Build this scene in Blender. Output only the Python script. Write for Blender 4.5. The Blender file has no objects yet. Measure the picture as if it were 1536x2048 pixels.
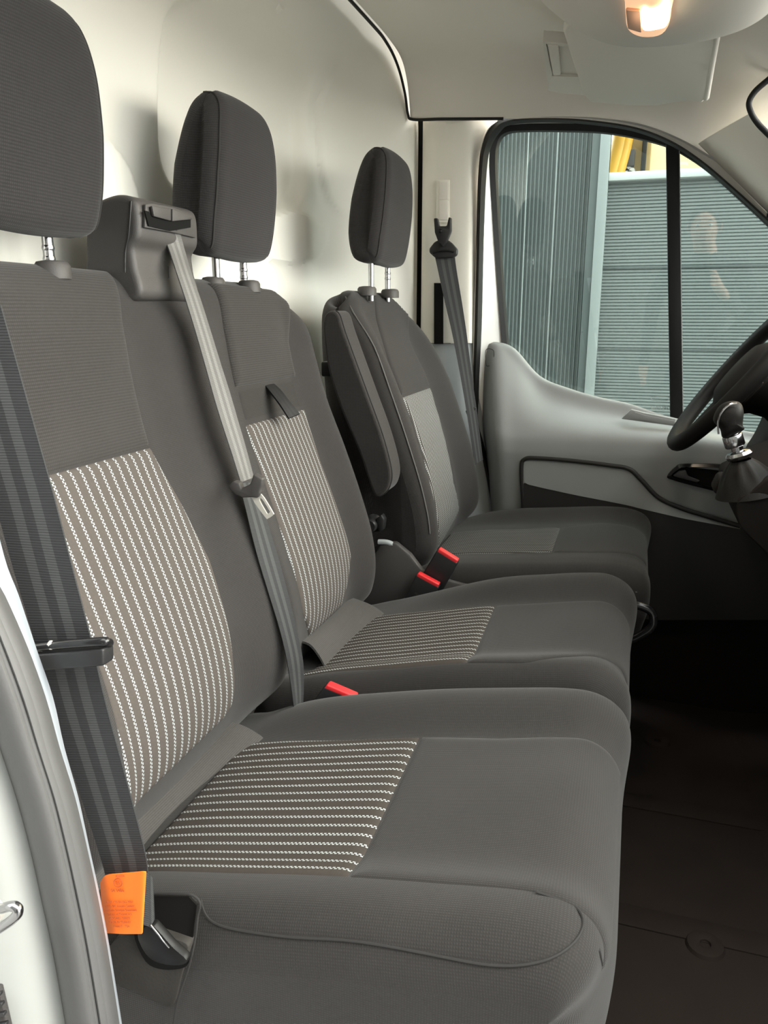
import bpy, bmesh, math, random
import numpy as np
from mathutils import Vector, Matrix
random.seed(7)
sc = bpy.context.scene
COL = sc.collection
# ---------------------------------------------------------------- camera, sky, exposure
CZ = 1.62                                   # camera height above the ground
FPX = 1540.0
TH = math.atan((1024 - 630) / FPX)          # looking down a little
PSI = math.atan(512 / FPX * math.cos(TH))   # turned towards the rear of the cab
R_ = np.array([math.cos(PSI), math.sin(PSI), 0.])
F_ = np.array([-math.sin(PSI) * math.cos(TH), math.cos(PSI) * math.cos(TH), -math.sin(TH)])
U_ = np.cross(R_, F_)
cam = bpy.data.objects.new('camera', bpy.data.cameras.new('camera'))
COL.objects.link(cam)
cam.data.sensor_fit = 'VERTICAL'
cam.data.sensor_height = 36
cam.data.lens = FPX / 2048 * 36
cam.data.clip_start = 0.02
cam.matrix_world = Matrix(((R_[0], U_[0], -F_[0], 0), (R_[1], U_[1], -F_[1], 0), (R_[2], U_[2], -F_[2], CZ), (0, 0, 0, 1)))
sc.camera = cam

w = bpy.data.worlds.new('overcast_sky'); sc.world = w; w.use_nodes = True
wn = w.node_tree; wn.nodes.clear()
wo = wn.nodes.new('ShaderNodeOutputWorld'); wb = wn.nodes.new('ShaderNodeBackground')
wg = wn.nodes.new('ShaderNodeTexCoord'); ws = wn.nodes.new('ShaderNodeSeparateXYZ'); wr = wn.nodes.new('ShaderNodeValToRGB')
wr.color_ramp.elements[0].position = 0.0; wr.color_ramp.elements[0].color = (.86, .88, .90, 1)
wr.color_ramp.elements[1].position = 0.7; wr.color_ramp.elements[1].color = (1.0, .99, .96, 1)
wn.links.new(wg.outputs['Generated'], ws.inputs[0]); wn.links.new(ws.outputs['Z'], wr.inputs[0])
wn.links.new(wr.outputs[0], wb.inputs['Color']); wb.inputs['Strength'].default_value = 2.0
wn.links.new(wb.outputs[0], wo.inputs[0])
sd = bpy.data.lights.new('veiled_sun', 'SUN'); sd.energy = 4.5; sd.angle = math.radians(78); sd.color = (1, .94, .84)
so_ = bpy.data.objects.new('veiled_sun', sd); COL.objects.link(so_)
so_.rotation_euler = Vector((-1.0, -.22, -.15)).to_track_quat('-Z', 'Y').to_euler()
sc.view_settings.view_transform = 'Standard'
sc.view_settings.look = 'None'
sc.view_settings.gamma = 1
sc.view_settings.use_curve_mapping = False
sc.view_settings.exposure = 1.75

# ---------------------------------------------------------------- measuring helpers (coordinates relative to the camera point)
def ray(x, y): return F_ + R_ * ((x - 768) / FPX) + U_ * ((1024 - y) / FPX)
def P(x, y, Y):                              # point on the plane at distance Y across the cab
    r = ray(x, y); return r * (Y / r[1])
def PX(x, y, X): r = ray(x, y); return r * (X / r[0])
def PZ(x, y, Z): r = ray(x, y); return r * (Z / r[2])
NG = ray(1400, 530); NG = NG / np.linalg.norm(NG)      # outward normal of the driver's door
DG = float(NG @ P(1200, 560, 2.10))
def PG(x, y, off=0.0): r = ray(x, y); return r * ((DG - off) / float(NG @ r))

def crm(pts, n=8, closed=False):             # Catmull-Rom through points
    p = np.array(pts, float); m = len(p); out = []
    segs = m if closed else m - 1
    for i in range(segs):
        if closed: a, b, c, d = p[(i - 1) % m], p[i], p[(i + 1) % m], p[(i + 2) % m]
        else: a, b, c, d = p[max(i - 1, 0)], p[i], p[i + 1], p[min(i + 2, m - 1)]
        for k in range(n):
            t = k / n
            out.append(.5 * (2 * b + (c - a) * t + (2 * a - 5 * b + 4 * c - d) * t * t + (3 * b - 3 * c + d - a) * t ** 3))
    if not closed: out.append(p[-1])
    return np.array(out)
def sst(a, b, x): t = np.clip((x - a) / (b - a), 0, 1); return t * t * (3 - 2 * t)
def bump(a, b, x):                            # smooth hump between a and b
    t = np.clip((x - a) / (b - a), 0, 1); return np.sin(np.pi * t) ** 2

# ---------------------------------------------------------------- objects
LOC = {}
def link(name, data, loc, parent):
    o = bpy.data.objects.new(name, data); COL.objects.link(o)
    loc = np.array(loc, float)
    if parent is not None:
        o.parent = parent; o.location = Vector(loc - LOC[parent.name])
    else: o.location = Vector(loc)
    LOC[o.name] = loc
    return o
def tag(o, label, cat, group=None):
    o['label'] = label; o['category'] = cat
    if group: o['group'] = group
    return o
def struct(o, label=None):
    o['kind'] = 'structure'
    if label: o['label'] = label
    return o
def thing(name, p, label=None, cat=None, group=None):
    p = np.array(p, float) + (0, 0, CZ)
    o = link(name, None, p, None); o.empty_display_size = .05
    if label: tag(o, label, cat, group)
    return o
def mk(name, V, Fc, mat, parent=None, uv=None, smooth=True, sharp=None):
    V = np.array(V, float) + np.array((0, 0, CZ))
    if parent is not None: org = LOC[parent.name]
    else: org = np.array([V[:, 0].mean(), V[:, 1].mean(), V[:, 2].min()])
    me = bpy.data.meshes.new(name)
    me.from_pydata((V - org).tolist(), [], [tuple(int(i) for i in f) for f in Fc])
    if uv is not None:
        l = me.uv_layers.new(name='UVMap')
        idx = np.empty(len(me.loops), int); me.loops.foreach_get('vertex_index', idx)
        l.data.foreach_set('uv', np.array(uv, float)[idx].ravel())
    bm = bmesh.new(); bm.from_mesh(me); bmesh.ops.recalc_face_normals(bm, faces=bm.faces); bm.to_mesh(me); bm.free()
    me.materials.append(mat)
    if smooth: me.shade_smooth()
    if sharp is not None: me.set_sharp_from_angle(angle=math.radians(sharp))
    return link(name, me, org, parent)
def grid_faces(n, m, closed_m=False):
    f = []
    for i in range(n - 1):
        for j in range(m if closed_m else m - 1):
            f.append((i * m + j, i * m + (j + 1) % m, (i + 1) * m + (j + 1) % m, (i + 1) * m + j))
    return f
def sheet(name, G, mat, parent=None, thick=0.004, d=(0, 1, 0), uv=None, sharp=40):   # grid n x m x 3 with thickness along d
    G = np.array(G, float); n, m = G.shape[:2]
    A = G.reshape(-1, 3); d = np.array(d, float); d = d / np.linalg.norm(d)
    B = A + d * thick
    f = grid_faces(n, m); N = n * m
    f2 = [tuple(N + i for i in reversed(q)) for q in f]
    rim = [i for i in range(m)] + [i * m + m - 1 for i in range(1, n)] + [(n - 1) * m + j for j in range(m - 2, -1, -1)] + [i * m for i in range(n - 2, 0, -1)]
    s = [(rim[k], N + rim[k], N + rim[(k + 1) % len(rim)], rim[(k + 1) % len(rim)]) for k in range(len(rim))]
    if uv is None:
        uv = np.zeros((n, m, 2))
        uv[1:, :, 1] = np.cumsum(np.linalg.norm(np.diff(G, axis=0), axis=2), axis=0)
        uv[:, 1:, 0] = np.cumsum(np.linalg.norm(np.diff(G, axis=1), axis=2), axis=1)
    uv = np.array(uv).reshape(-1, 2)
    return mk(name, np.vstack([A, B]), f + f2 + s, mat, parent, np.vstack([uv, uv]), True, sharp)
def refine(G, n=6):                            # Catmull-Rom refine a control grid both ways
    G = np.array(G, float)
    H = np.array([crm(r, n) for r in G])
    return np.array([crm(H[:, j], n) for j in range(H.shape[1])]).transpose(1, 0, 2)
def tube(name, pts, r, mat, parent=None, seg=8, closed=False, n=6, flat=None):
    c = crm(pts, n, closed) if n > 1 else np.array(pts, float)
    k = len(c); rr = np.interp(np.linspace(0, 1, k), np.linspace(0, 1, len(r)), r) if hasattr(r, '__len__') else np.full(k, r)
    V = []; up = np.array([0.13, .31, .94])
    T = np.gradient(c, axis=0) if not closed else np.roll(c, -1, 0) - np.roll(c, 1, 0)
    T /= np.linalg.norm(T, axis=1)[:, None]
    a = np.cross(T[0], up); a /= np.linalg.norm(a)
    for i in range(k):
        a = a - T[i] * (a @ T[i]); a /= np.linalg.norm(a); b = np.cross(T[i], a)
        for j in range(seg):
            q = 2 * math.pi * j / seg
            V.append(c[i] + rr[i] * (a * math.cos(q) + b * math.sin(q)))
    f = grid_faces(k, seg, True)
    if closed: f += [((k - 1) * seg + j, (k - 1) * seg + (j + 1) % seg, (j + 1) % seg, j) for j in range(seg)]
    else: f += [tuple(range(seg)), tuple((k - 1) * seg + j for j in range(seg))]
    return mk(name, V, f, mat, parent, None, True, 50)
def lathe(name, prof, base, axis, mat, parent=None, seg=24):   # prof: (radius, height) along axis
    ax = np.array(axis, float); ax /= np.linalg.norm(ax)
    a = np.cross(ax, (0.2, 1, .1)); a /= np.linalg.norm(a); b = np.cross(ax, a); base = np.array(base, float)
    V = [base + ax * h + r * (a * math.cos(2 * math.pi * j / seg) + b * math.sin(2 * math.pi * j / seg)) for r, h in prof for j in range(seg)]
    f = grid_faces(len(prof), seg, True) + [tuple(range(seg)), tuple((len(prof) - 1) * seg + j for j in range(seg))]
    return mk(name, V, f, mat, parent, None, True, 40)
def prism(name, outline, d, mat, parent=None, bev=0.0, segs=2, smooth=True):   # planar outline pushed along d
    o = np.array(outline, float); d = np.array(d, float); n = len(o)
    bm = bmesh.new()
    a = [bm.verts.new(p) for p in o]; b = [bm.verts.new(p + d) for p in o]
    bm.faces.new(a); bm.faces.new(list(reversed(b)))
    for i in range(n): bm.faces.new((a[i], b[i], b[(i + 1) % n], a[(i + 1) % n]))
    bmesh.ops.recalc_face_normals(bm, faces=bm.faces)
    if bev: bmesh.ops.bevel(bm, geom=list(bm.edges), offset=bev, segments=segs, affect='EDGES', profile=.5, clamp_overlap=True)
    bm.verts.ensure_lookup_table()
    V = [v.co[:] for v in bm.verts]; Fc = [[v.index for v in f.verts] for f in bm.faces]
    bm.verts.index_update(); Fc = [[v.index for v in f.verts] for f in bm.faces]; bm.free()
    return mk(name, V, Fc, mat, parent, None, smooth, 35)
def box(name, lo, hi, mat, parent=None, bev=0.004, segs=2, shear=None):
    x0, y0, z0 = lo; x1, y1, z1 = hi
    return prism(name, [(x0, y0, z0), (x1, y0, z0), (x1, y1, z0), (x0, y1, z0)], (0, 0, z1 - z0), mat, parent, bev, segs)
def obox(name, c, ax, ay, az, sz, mat, parent=None, bev=.003, segs=2):   # oriented box
    c = np.array(c, float); ax, ay, az = [np.array(v, float) / np.linalg.norm(v) for v in (ax, ay, az)]
    sx, sy, s3 = [q / 2 for q in sz]
    o = [c - ax * sx - ay * sy - az * s3, c + ax * sx - ay * sy - az * s3, c + ax * sx + ay * sy - az * s3, c - ax * sx + ay * sy - az * s3]
    return prism(name, o, az * s3 * 2, mat, parent, bev, segs)
def band(name, A, B, mat, parent=None, thick=.01, d=NG, n=5, closed=False):   # ribbon between two outlines
    a = crm(A, n, closed); b = crm(B, n, closed)
    if closed: a = np.vstack([a, a[:1]]); b = np.vstack([b, b[:1]])
    return sheet(name, np.stack([a, b], 1), mat, parent, thick, d, None, 40)
def strap(name, L, Rr, mat, parent=None, thick=.0016, n=8, wid=.047):
    a = crm(L, n); b = crm(Rr, n); G = np.stack([a, a * .5 + b * .5, b], 1)
    ln = np.concatenate([[0], np.cumsum(np.linalg.norm(np.diff((a + b) / 2, axis=0), axis=1))])
    uv = np.stack([np.broadcast_to(np.array([0, .5, 1.]) * wid, (len(a), 3)), np.repeat(ln[:, None], 3, 1)], 2)
    nn = np.cross((b - a)[len(a) // 2], (a[-1] - a[0])); 
    if nn[1] < 0: nn = -nn
    return sheet(name, G, mat, parent, thick, nn, uv, 60)
def text(name, s, org, ax, up, size, mat, parent, depth=.0002, align='CENTER'):
    cu = bpy.data.curves.new('text', 'FONT'); cu.body = s; cu.size = size; cu.extrude = depth; cu.align_x = align; cu.align_y = 'CENTER'
    t = bpy.data.objects.new('text', cu); COL.objects.link(t)
    dg = bpy.context.evaluated_depsgraph_get(); dg.update()
    me = bpy.data.meshes.new_from_object(t.evaluated_get(dg)); bpy.data.objects.remove(t); bpy.data.curves.remove(cu)
    ax = np.array(ax, float); ax /= np.linalg.norm(ax); up = np.array(up, float); up -= ax * (ax @ up); up /= np.linalg.norm(up); nz = np.cross(ax, up)
    co = np.array([v.co[:] for v in me.vertices]); V = np.array(org) + co[:, :1] * ax + co[:, 1:2] * up + co[:, 2:3] * nz
    Fc = [list(p.vertices) for p in me.polygons]; bpy.data.meshes.remove(me)
    return mk(name, V, Fc, mat, parent, None, False)

# ---------------------------------------------------------------- materials
class NT:
    def __init__(s, name, rough=.6, metal=0, spec=.5):
        s.m = bpy.data.materials.new(name); s.m.use_nodes = True; s.t = s.m.node_tree; s.t.nodes.clear()
        s.o = s.t.nodes.new('ShaderNodeOutputMaterial'); s.b = s.t.nodes.new('ShaderNodeBsdfPrincipled')
        s.t.links.new(s.b.outputs[0], s.o.inputs[0])
        s.b.inputs['Roughness'].default_value = rough; s.b.inputs['Metallic'].default_value = metal
        s.b.inputs['Specular IOR Level'].default_value = spec
    def n(s, kind, **kw):
        q = s.t.nodes.new(kind)
        for k, v in kw.items():
            if k.startswith('_'): setattr(q, k[1:], v)
        return q
    def set(s, sock, v):
        if hasattr(v, 'is_output') or isinstance(v, bpy.types.NodeSocket): s.t.links.new(v, sock)
        else: sock.default_value = v
    def math(s, op, a, b=0.0, c=0.0):
        q = s.n('ShaderNodeMath', _operation=op)
        s.set(q.inputs[0], a); s.set(q.inputs[1], b); s.set(q.inputs[2], c); return q.outputs[0]
    def mix(s, f, a, b):
        q = s.n('ShaderNodeMix', _data_type='RGBA'); s.set(q.inputs[0], f)
        s.set(q.inputs[6], a if not isinstance(a, tuple) else (*a, 1)); s.set(q.inputs[7], b if not isinstance(b, tuple) else (*b, 1)); return q.outputs[2]
    def noise(s, scale, detail=3, rough=.6, vec=None):
        q = s.n('ShaderNodeTexNoise'); q.inputs['Scale'].default_value = scale; q.inputs['Detail'].default_value = detail; q.inputs['Roughness'].default_value = rough
        if vec is None:
            if not hasattr(s, 'tc'): s.tc = s.n('ShaderNodeTexCoord')
            vec = s.tc.outputs['Object']
        s.t.links.new(vec, q.inputs['Vector']); return q.outputs['Fac']
    def uv(s):
        if not hasattr(s, '_uv'):
            u = s.n('ShaderNodeUVMap'); x = s.n('ShaderNodeSeparateXYZ'); s.t.links.new(u.outputs[0], x.inputs[0]); s._uv = (x.outputs[0], x.outputs[1])
        return s._uv
    def col(s, c): s.set(s.b.inputs['Base Color'], (*c, 1) if isinstance(c, tuple) else c)
    def bump(s, h, strength=.3, dist=.001):
        q = s.n('ShaderNodeBump'); q.inputs['Strength'].default_value = strength; q.inputs['Distance'].default_value = dist
        s.t.links.new(h, q.inputs['Height']); s.t.links.new(q.outputs[0], s.b.inputs['Normal'])
def plain(name, c, rough=.6, metal=0, spec=.5, grain=0, gs=900, mott=.0):
    q = NT(name, rough, metal, spec)
    if mott: 
        f = q.noise(14, 4); q.col(q.mix(f, tuple(x * (1 - mott) for x in c), tuple(x * (1 + mott) for x in c)))
    else: q.col(c)
    if grain: q.bump(q.noise(gs, 2), grain, .0006)
    return q.m
def fabric(name, c, kind, pitch=.0032, amp=.3, extra=None):
    q = NT(name, .92, 0, .15); u, v = q.uv()
    q.b.inputs['Sheen Weight'].default_value = .12; q.b.inputs['Sheen Roughness'].default_value = .5
    def saw(x, p): return q.math('SINE', q.math('MULTIPLY', x, 2 * math.pi / p))
    if kind == 'rib':
        h = q.math('MULTIPLY_ADD', saw(v, pitch), .5, .5)
        h2 = q.math('MULTIPLY', h, q.math('MULTIPLY_ADD', saw(u, pitch * .75), .25, .75))
    else:
        off = 0.0
        h2 = q.math('MULTIPLY', q.math('MULTIPLY_ADD', saw(q.math('ADD', u, off), pitch), .5, .5), q.math('MULTIPLY_ADD', saw(v, pitch), .5, .5))
    n1 = q.noise(260, 4); n2 = q.noise(9, 3)
    f = q.math('ADD', q.math('MULTIPLY', h2, .6), q.math('MULTIPLY', n1, .5))
    lo = tuple(x * (1 - amp) for x in c); hi = tuple(x * (1 + amp * 1.3) for x in c)
    base = q.mix(f, lo, hi)
    base = q.mix(q.math('MULTIPLY', q.math('SUBTRACT', n2, .45), .9), base, tuple(min(1, x * 1.35) for x in c))
    q.col(base); q.bump(h2, .35, .0008)
    return q.m
def stripe_fabric(name, c, light, pitch=.0155, dash=.0046, wid=.055, sep=.07):
    q = NT(name, .9, 0, .15); u, v = q.uv()
    fr = q.math('FRACT', q.math('DIVIDE', u, pitch))
    def line(cen, ph):
        on = q.math('LESS_THAN', q.math('ABSOLUTE', q.math('SUBTRACT', fr, cen)), wid)
        d = q.math('LESS_THAN', q.math('FRACT', q.math('ADD', q.math('DIVIDE', v, dash), ph)), .58)
        return q.math('MULTIPLY', on, d)
    msk = q.math('MAXIMUM', line(.5 - sep, 0.0), line(.5 + sep, .5))
    tw = q.math('MULTIPLY_ADD', q.math('SINE', q.math('ADD', q.math('MULTIPLY', u, 2500), q.math('MULTIPLY', v, 3800))), .5, .5)
    f = q.math('ADD', q.math('MULTIPLY', tw, .5), q.math('MULTIPLY', q.noise(260, 3), .5))
    base = q.mix(f, tuple(x * .72 for x in c), tuple(x * 1.3 for x in c))
    q.col(q.mix(msk, base, light)); q.bump(q.math('ADD', q.math('MULTIPLY', tw, .3), msk), .3, .0008)
    return q.m
def belt_mat(name, c, c2):
    q = NT(name, .6, 0, .25); u, v = q.uv()
    x = q.math('DIVIDE', u, .047)
    s = q.math('MAXIMUM', q.math('LESS_THAN', q.math('ABSOLUTE', q.math('SUBTRACT', x, .34)), .085), q.math('LESS_THAN', q.math('ABSOLUTE', q.math('SUBTRACT', x, .68)), .085))
    h = q.math('MULTIPLY_ADD', q.math('SINE', q.math('MULTIPLY', v, 2 * math.pi / .0022)), .5, .5)
    b = q.mix(s, c, c2); q.col(q.mix(q.math('MULTIPLY', h, .4), b, tuple(k * .5 for k in c))); q.bump(h, .4, .0004)
    return q.m
M = {}
M['bolster'] = fabric('bolster_knit', (.033, .0305, .0295), 'knit', .0024)
M['upper'] = fabric('ribbed_cloth', (.034, .0315, .030), 'rib', .0036, .34)
M['seat'] = fabric('seat_knit', (.028, .0262, .0245), 'knit', .0024, .22)
M['head'] = fabric('headrest_cloth', (.026, .0245, .0248), 'rib', .0034, .34)
M['flap'] = fabric('flap_cloth', (.062, .059, .056), 'rib', .0026, .28)
M['felt'] = plain('grey_felt', (.05, .047, .043), .95, 0, .1, .8, 300, .25)
M['felt_shade'] = plain('shaded_felt', (.010, .0095, .009), .95, 0, .1)
M['stripe'] = stripe_fabric('dashed_stripe_cloth', (.080, .070, .063), (.37, .405, .415))
M['stripe_d'] = stripe_fabric('fine_dotted_cloth', (.06, .056, .052), (.36, .37, .37), .0095, .0046, .12, .12)
M['stripe_s'] = stripe_fabric('dashed_seat_cloth', (.052, .045, .039), (.42, .45, .45))
M['stripe_ds'] = stripe_fabric('driver_seat_stripe_cloth', (.05, .045, .04), (.16, .165, .165), .0120, .0046, .13, .13)
M['stitch'] = plain('grey_stitching', (.10, .098, .095), .8)
M['seamdark'] = plain('dark_seam', (.02, .019, .018), .9)
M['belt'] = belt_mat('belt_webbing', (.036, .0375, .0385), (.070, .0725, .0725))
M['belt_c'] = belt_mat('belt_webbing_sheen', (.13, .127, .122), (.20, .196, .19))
M['tab'] = belt_mat('black_webbing', (.016, .016, .017), (.022, .022, .023))
M['anchor'] = plain('black_anchor_plastic', (.007, .007, .007), .4, 0, .25)
M['black'] = plain('black_plastic', (.018, .018, .019), .42, 0, .5, .25, 1200)
M['gloss'] = plain('gloss_black', (.012, .012, .013), .18, 0, .5)
M['charcoal'] = plain('charcoal_plastic', (.060, .056, .054), .5, 0, .4, .5, 1100)
M['chrome'] = plain('chrome', (.45, .45, .46), .18, 1)
M['steel'] = plain('brushed_steel', (.72, .70, .64), .42, .45)
M['red'] = plain('red_button', (.80, .035, .04), .35, 0, .5)
M['bulk'] = plain('bulkhead_paint', (.77, .76, .70), .62, 0, .35, .12, 500)
M['liner'] = plain('headliner_cloth', (.74, .71, .65), .95, 0, .1, .5, 1500)
M['pillar'] = plain('beige_pillar_plastic', (.80, .775, .70), .5, 0, .4, .25, 1200)
M['lowerpillar'] = plain('pale_grey_plastic', (.42, .45, .46), .5, 0, .4, .2, 1200)
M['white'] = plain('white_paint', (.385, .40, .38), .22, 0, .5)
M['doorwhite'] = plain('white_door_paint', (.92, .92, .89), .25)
M['trim'] = plain('grey_door_plastic', (.285, .295, .29), .55, 0, .4, .35, 1100)
M['trimdark'] = plain('dark_door_plastic', (.022, .021, .02), .6, 0, .4, .3, 1000)
M['rubber'] = plain('black_rubber', (.012, .012, .012), .6, 0, .25)
M['rubbergrey'] = plain('grey_rubber_seal', (.085, .085, .084), .6, 0, .4, .3, 300, .12)
M['strip'] = plain('pale_blue_trim', (.31, .34, .375), .5)
M['visor'] = plain('visor_vinyl', (.62, .595, .54), .6, 0, .3, .3, 900)
M['floor'] = plain('brown_floor_vinyl', (.017, .011, .008), .85, 0, .3, .5, 700, .3)
M['dash'] = plain('dark_dash_plastic', (.012, .0095, .008), .75, 0, .15, .4, 900)
M['leather'] = plain('black_leather', (.010, .009, .0083), .55, 0, .2, .4, 700)
M['orange'] = plain('orange_label', (.93, .19, .02), .55, 0, .3)
M['ink'] = plain('brown_ink', (.42, .065, .01), .7)
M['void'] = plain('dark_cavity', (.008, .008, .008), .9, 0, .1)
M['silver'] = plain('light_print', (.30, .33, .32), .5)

def glass_mat(name, tint, refl=1.0):
    q = NT(name); t = q.n('ShaderNodeBsdfTransparent'); t.inputs[0].default_value = (*tint, 1)
    g = q.n('ShaderNodeBsdfGlossy'); g.inputs['Roughness'].default_value = 0.0; g.inputs[0].default_value = (.95, 1, 1, 1)
    fr = q.n('ShaderNodeFresnel'); gb = q.n('ShaderNodeNewGeometry'); q.set(fr.inputs[0], q.math('MULTIPLY_ADD', gb.outputs['Backfacing'], 1 / 1.52 - 1.52, 1.52))   # a thin pane: same loss from either side
    mx = q.n('ShaderNodeMixShader'); q.set(mx.inputs[0], q.math('MULTIPLY', fr.outputs[0], refl))
    q.t.links.new(t.outputs[0], mx.inputs[1]); q.t.links.new(g.outputs[0], mx.inputs[2]); q.t.links.new(mx.outputs[0], q.o.inputs[0])
    return q.m
M['glass'] = glass_mat('tinted_window_glass', (.84, .90, .885))
M['ws'] = glass_mat('windscreen_glass', (.95, .97, .96))
def emis(name, c, st):
    q = NT(name); q.col((*c,)); q.set(q.b.inputs['Emission Color'], (*c, 1)); q.b.inputs['Emission Strength'].default_value = st; return q.m

# ---------------------------------------------------------------- padded bodies: a closed side profile carried across the cab
class Body:
    def __init__(s, prof, y0, y1, r, disp=None, n=10):
        s.k = len(prof); s.y0 = y0; s.y1 = y1; s.r = r; s.disp = disp or (lambda t, y: 0 * y)
        c = crm(prof, 24, True); c = np.vstack([c, c[:1]])
        s.T = np.arange(len(c)) / 24.; s.C = c
        d = np.gradient(c, axis=0); d[0] = d[-1] = (c[1] - c[-2]); d /= np.linalg.norm(d, axis=1)[:, None]
        N = np.stack([d[:, 1], -d[:, 0]], 1)
        area = .5 * np.sum(c[:-1, 0] * c[1:, 1] - c[1:, 0] * c[:-1, 1])
        s.N = N if area > 0 else -N
        s.L = np.concatenate([[0], np.cumsum(np.linalg.norm(np.diff(c, axis=0), axis=1))])
        s.n = n
    def at(s, t):
        return (np.interp(t, s.T, s.C[:, 0]), np.interp(t, s.T, s.C[:, 1]), np.interp(t, s.T, s.N[:, 0]), np.interp(t, s.T, s.N[:, 1]), np.interp(t, s.T, s.L))
    def lim(s, t):
        f = lambda q: np.interp(t, [a for a, b in q], [b for a, b in q]) if isinstance(q, (list, tuple)) else np.full(np.shape(t), float(q))
        return f(s.y0), f(s.y1)
    def surf(s, t, y, off=0.):
        t = np.asarray(t, float); y = np.asarray(y, float)
        x, z, nx, nz, L = s.at(t); a, b = s.lim(t)
        e = np.clip(np.minimum(y - a, b - y), 0, s.r)
        d = s.r - np.sqrt(np.maximum(0, s.r ** 2 - (s.r - e) ** 2))
        q = s.disp(t, y) - d + off
        return np.stack([x + nx * q, y + 0 * t, z + nz * q], -1), L
    def mesh(s, name, mat, parent, ny=40, vary=None):
        ts = np.arange(0, s.k, 1. / s.n); m = len(ts)
        a, b = s.lim(ts)
        al = np.linspace(0, math.pi / 2, 7)
        e = s.r * (1 - np.cos(al))
        V = []; UV = []
        ua = [-s.r * (math.pi / 2 - q) + s.r for q in al]
        rows = [('a', q) for q in e] + [('m', q) for q in np.linspace(0, 1, ny)[1:-1]] + [('b', q) for q in e[::-1]]
        for kd, q in rows:
            y = a + q if kd == 'a' else b - q if kd == 'b' else (a + s.r) + q * (b - a - 2 * s.r)
            p, L = s.surf(ts, y); V.append(p)
            uu = a + ua[int(np.argmin(abs(e - q)))] if kd == 'a' else b - ua[int(np.argmin(abs(e - q)))] if kd == 'b' else y
            UV.append(np.stack([uu, L], -1))
        n = len(rows)
        for q in (0, n - 1): V.append(V[q]); UV.append(V[q][:, [0, 2]])
        V = np.array(V); UV = np.array(UV)
        f = grid_faces(n, m, True) + [tuple(n * m + j for j in range(m)), tuple((n + 1) * m + j for j in range(m))]
        return mk(name, V.reshape(-1, 3), f, mat, parent, UV.reshape(-1, 2), True, 60)
    def hit(s, px, py, ta, tb, yg):
        r = ray(px, py); t = np.linspace(ta, tb, 900); y = yg
        for _ in range(4):
            x, z, nx, nz, L = s.at(t); q = s.disp(t, np.full_like(t, y)); X = x + nx * q; Z = z + nz * q
            c = X * r[2] - Z * r[0]; i = np.where(c[:-1] * c[1:] <= 0)[0]
            if len(i) == 0: i = [int(np.argmin(abs(c)))]
            k = [math.hypot(X[j], Z[j]) / math.hypot(r[0], r[2]) for j in i]; j = i[int(np.argmin(k))]
            y = r[1] * min(k)
        return t[j], y
    def hits(s, pts, ta, tb, yg): return [s.hit(a, b, ta, tb, yg) for a, b in pts]
    def patch(s, name, mat, parent, Lc, Rc, t0, t1, lo=-.003, hi=.004, soft=.014, nu=28, nv=40, swap=False, puff=0.):
        # Lc, Rc: lists of (t, y); t0, t1: (t at left, t at right) of the lower and upper edge
        Lc = sorted(Lc); Rc = sorted(Rc)
        u = np.linspace(0, 1, nu); u = .5 - .5 * np.cos(np.pi * u); v = np.linspace(0, 1, nv); v = .5 - .5 * np.cos(np.pi * v)
        Vv, Uu = np.meshgrid(v, u, indexing='ij')
        tA = t0[0] + (t0[1] - t0[0]) * Uu; tB = t1[0] + (t1[1] - t1[0]) * Uu; t = tA + (tB - tA) * Vv
        yl = np.interp(t, [a for a, b in Lc], [b for a, b in Lc]); yr = np.interp(t, [a for a, b in Rc], [b for a, b in Rc])
        y = yl + (yr - yl) * Uu
        _, L = s.surf(t, y)
        wd = abs(yr - yl); ln = abs(np.interp(tB, s.T, s.L) - np.interp(tA, s.T, s.L))
        ed = np.minimum(np.minimum(Uu * wd, (1 - Uu) * wd), np.minimum(Vv * ln, (1 - Vv) * ln))
        off = lo + (hi - lo) * np.sqrt(np.clip(ed / soft, 0, 1) * (2 - np.clip(ed / soft, 0, 1))) + puff * np.sin(np.pi * Uu) * np.sin(np.pi * Vv)
        p, L = s.surf(t, y, off)
        uv = np.stack([y, L], -1)
        q = p.reshape(-1, 3); 
        x, z, nx, nz, _ = s.at(t.ravel()); B = q - np.stack([nx, 0 * nx, nz], -1) * .008
        n, m = t.shape; f = grid_faces(n, m); N = n * m
        f2 = [tuple(N + i for i in reversed(k)) for k in f]
        rim = list(range(m)) + [i * m + m - 1 for i in range(1, n)] + [(n - 1) * m + j for j in range(m - 2, -1, -1)] + [i * m for i in range(n - 2, 0, -1)]
        sd = [(rim[k], N + rim[k], N + rim[(k + 1) % len(rim)], rim[(k + 1) % len(rim)]) for k in range(len(rim))]
        uv = uv.reshape(-1, 2)
        return mk(name, np.vstack([q, B]), f + f2 + sd, mat, parent, np.vstack([uv, uv]), True, 60)
    def pixline(s, name, pts, ta, tb, r, mat, parent):
        t = np.linspace(ta, tb, 260); y = np.linspace(float(np.min(s.lim(t)[0])), float(np.max(s.lim(t)[1])), 40)
        y = np.concatenate([y[0] + s.r * (1 - np.cos(np.linspace(0, math.pi / 2, 14))), y[4:]])
        TT, Yy = np.meshgrid(t, y); p, _ = s.surf(TT.ravel(), Yy.ravel(), .0004); d = p @ F_
        X = 768 + FPX * (p @ R_) / d; Z = 1024 - FPX * (p @ U_) / d; out = []
        for a, b in crm(pts, 5):
            k = np.hypot(X - a, Z - b); i = np.argsort(k)[:3]; i = i[np.argmin(d[i])]; out.append(ray(a, b) * (d[i] / (ray(a, b) @ F_)) * .9992)
        out = np.array(out)
        for _ in range(6): out[1:-1] = (out[:-2] + 2 * out[1:-1] + out[2:]) / 4
        return tube(name, out, r, mat, parent, 6, False, 1)
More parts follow.
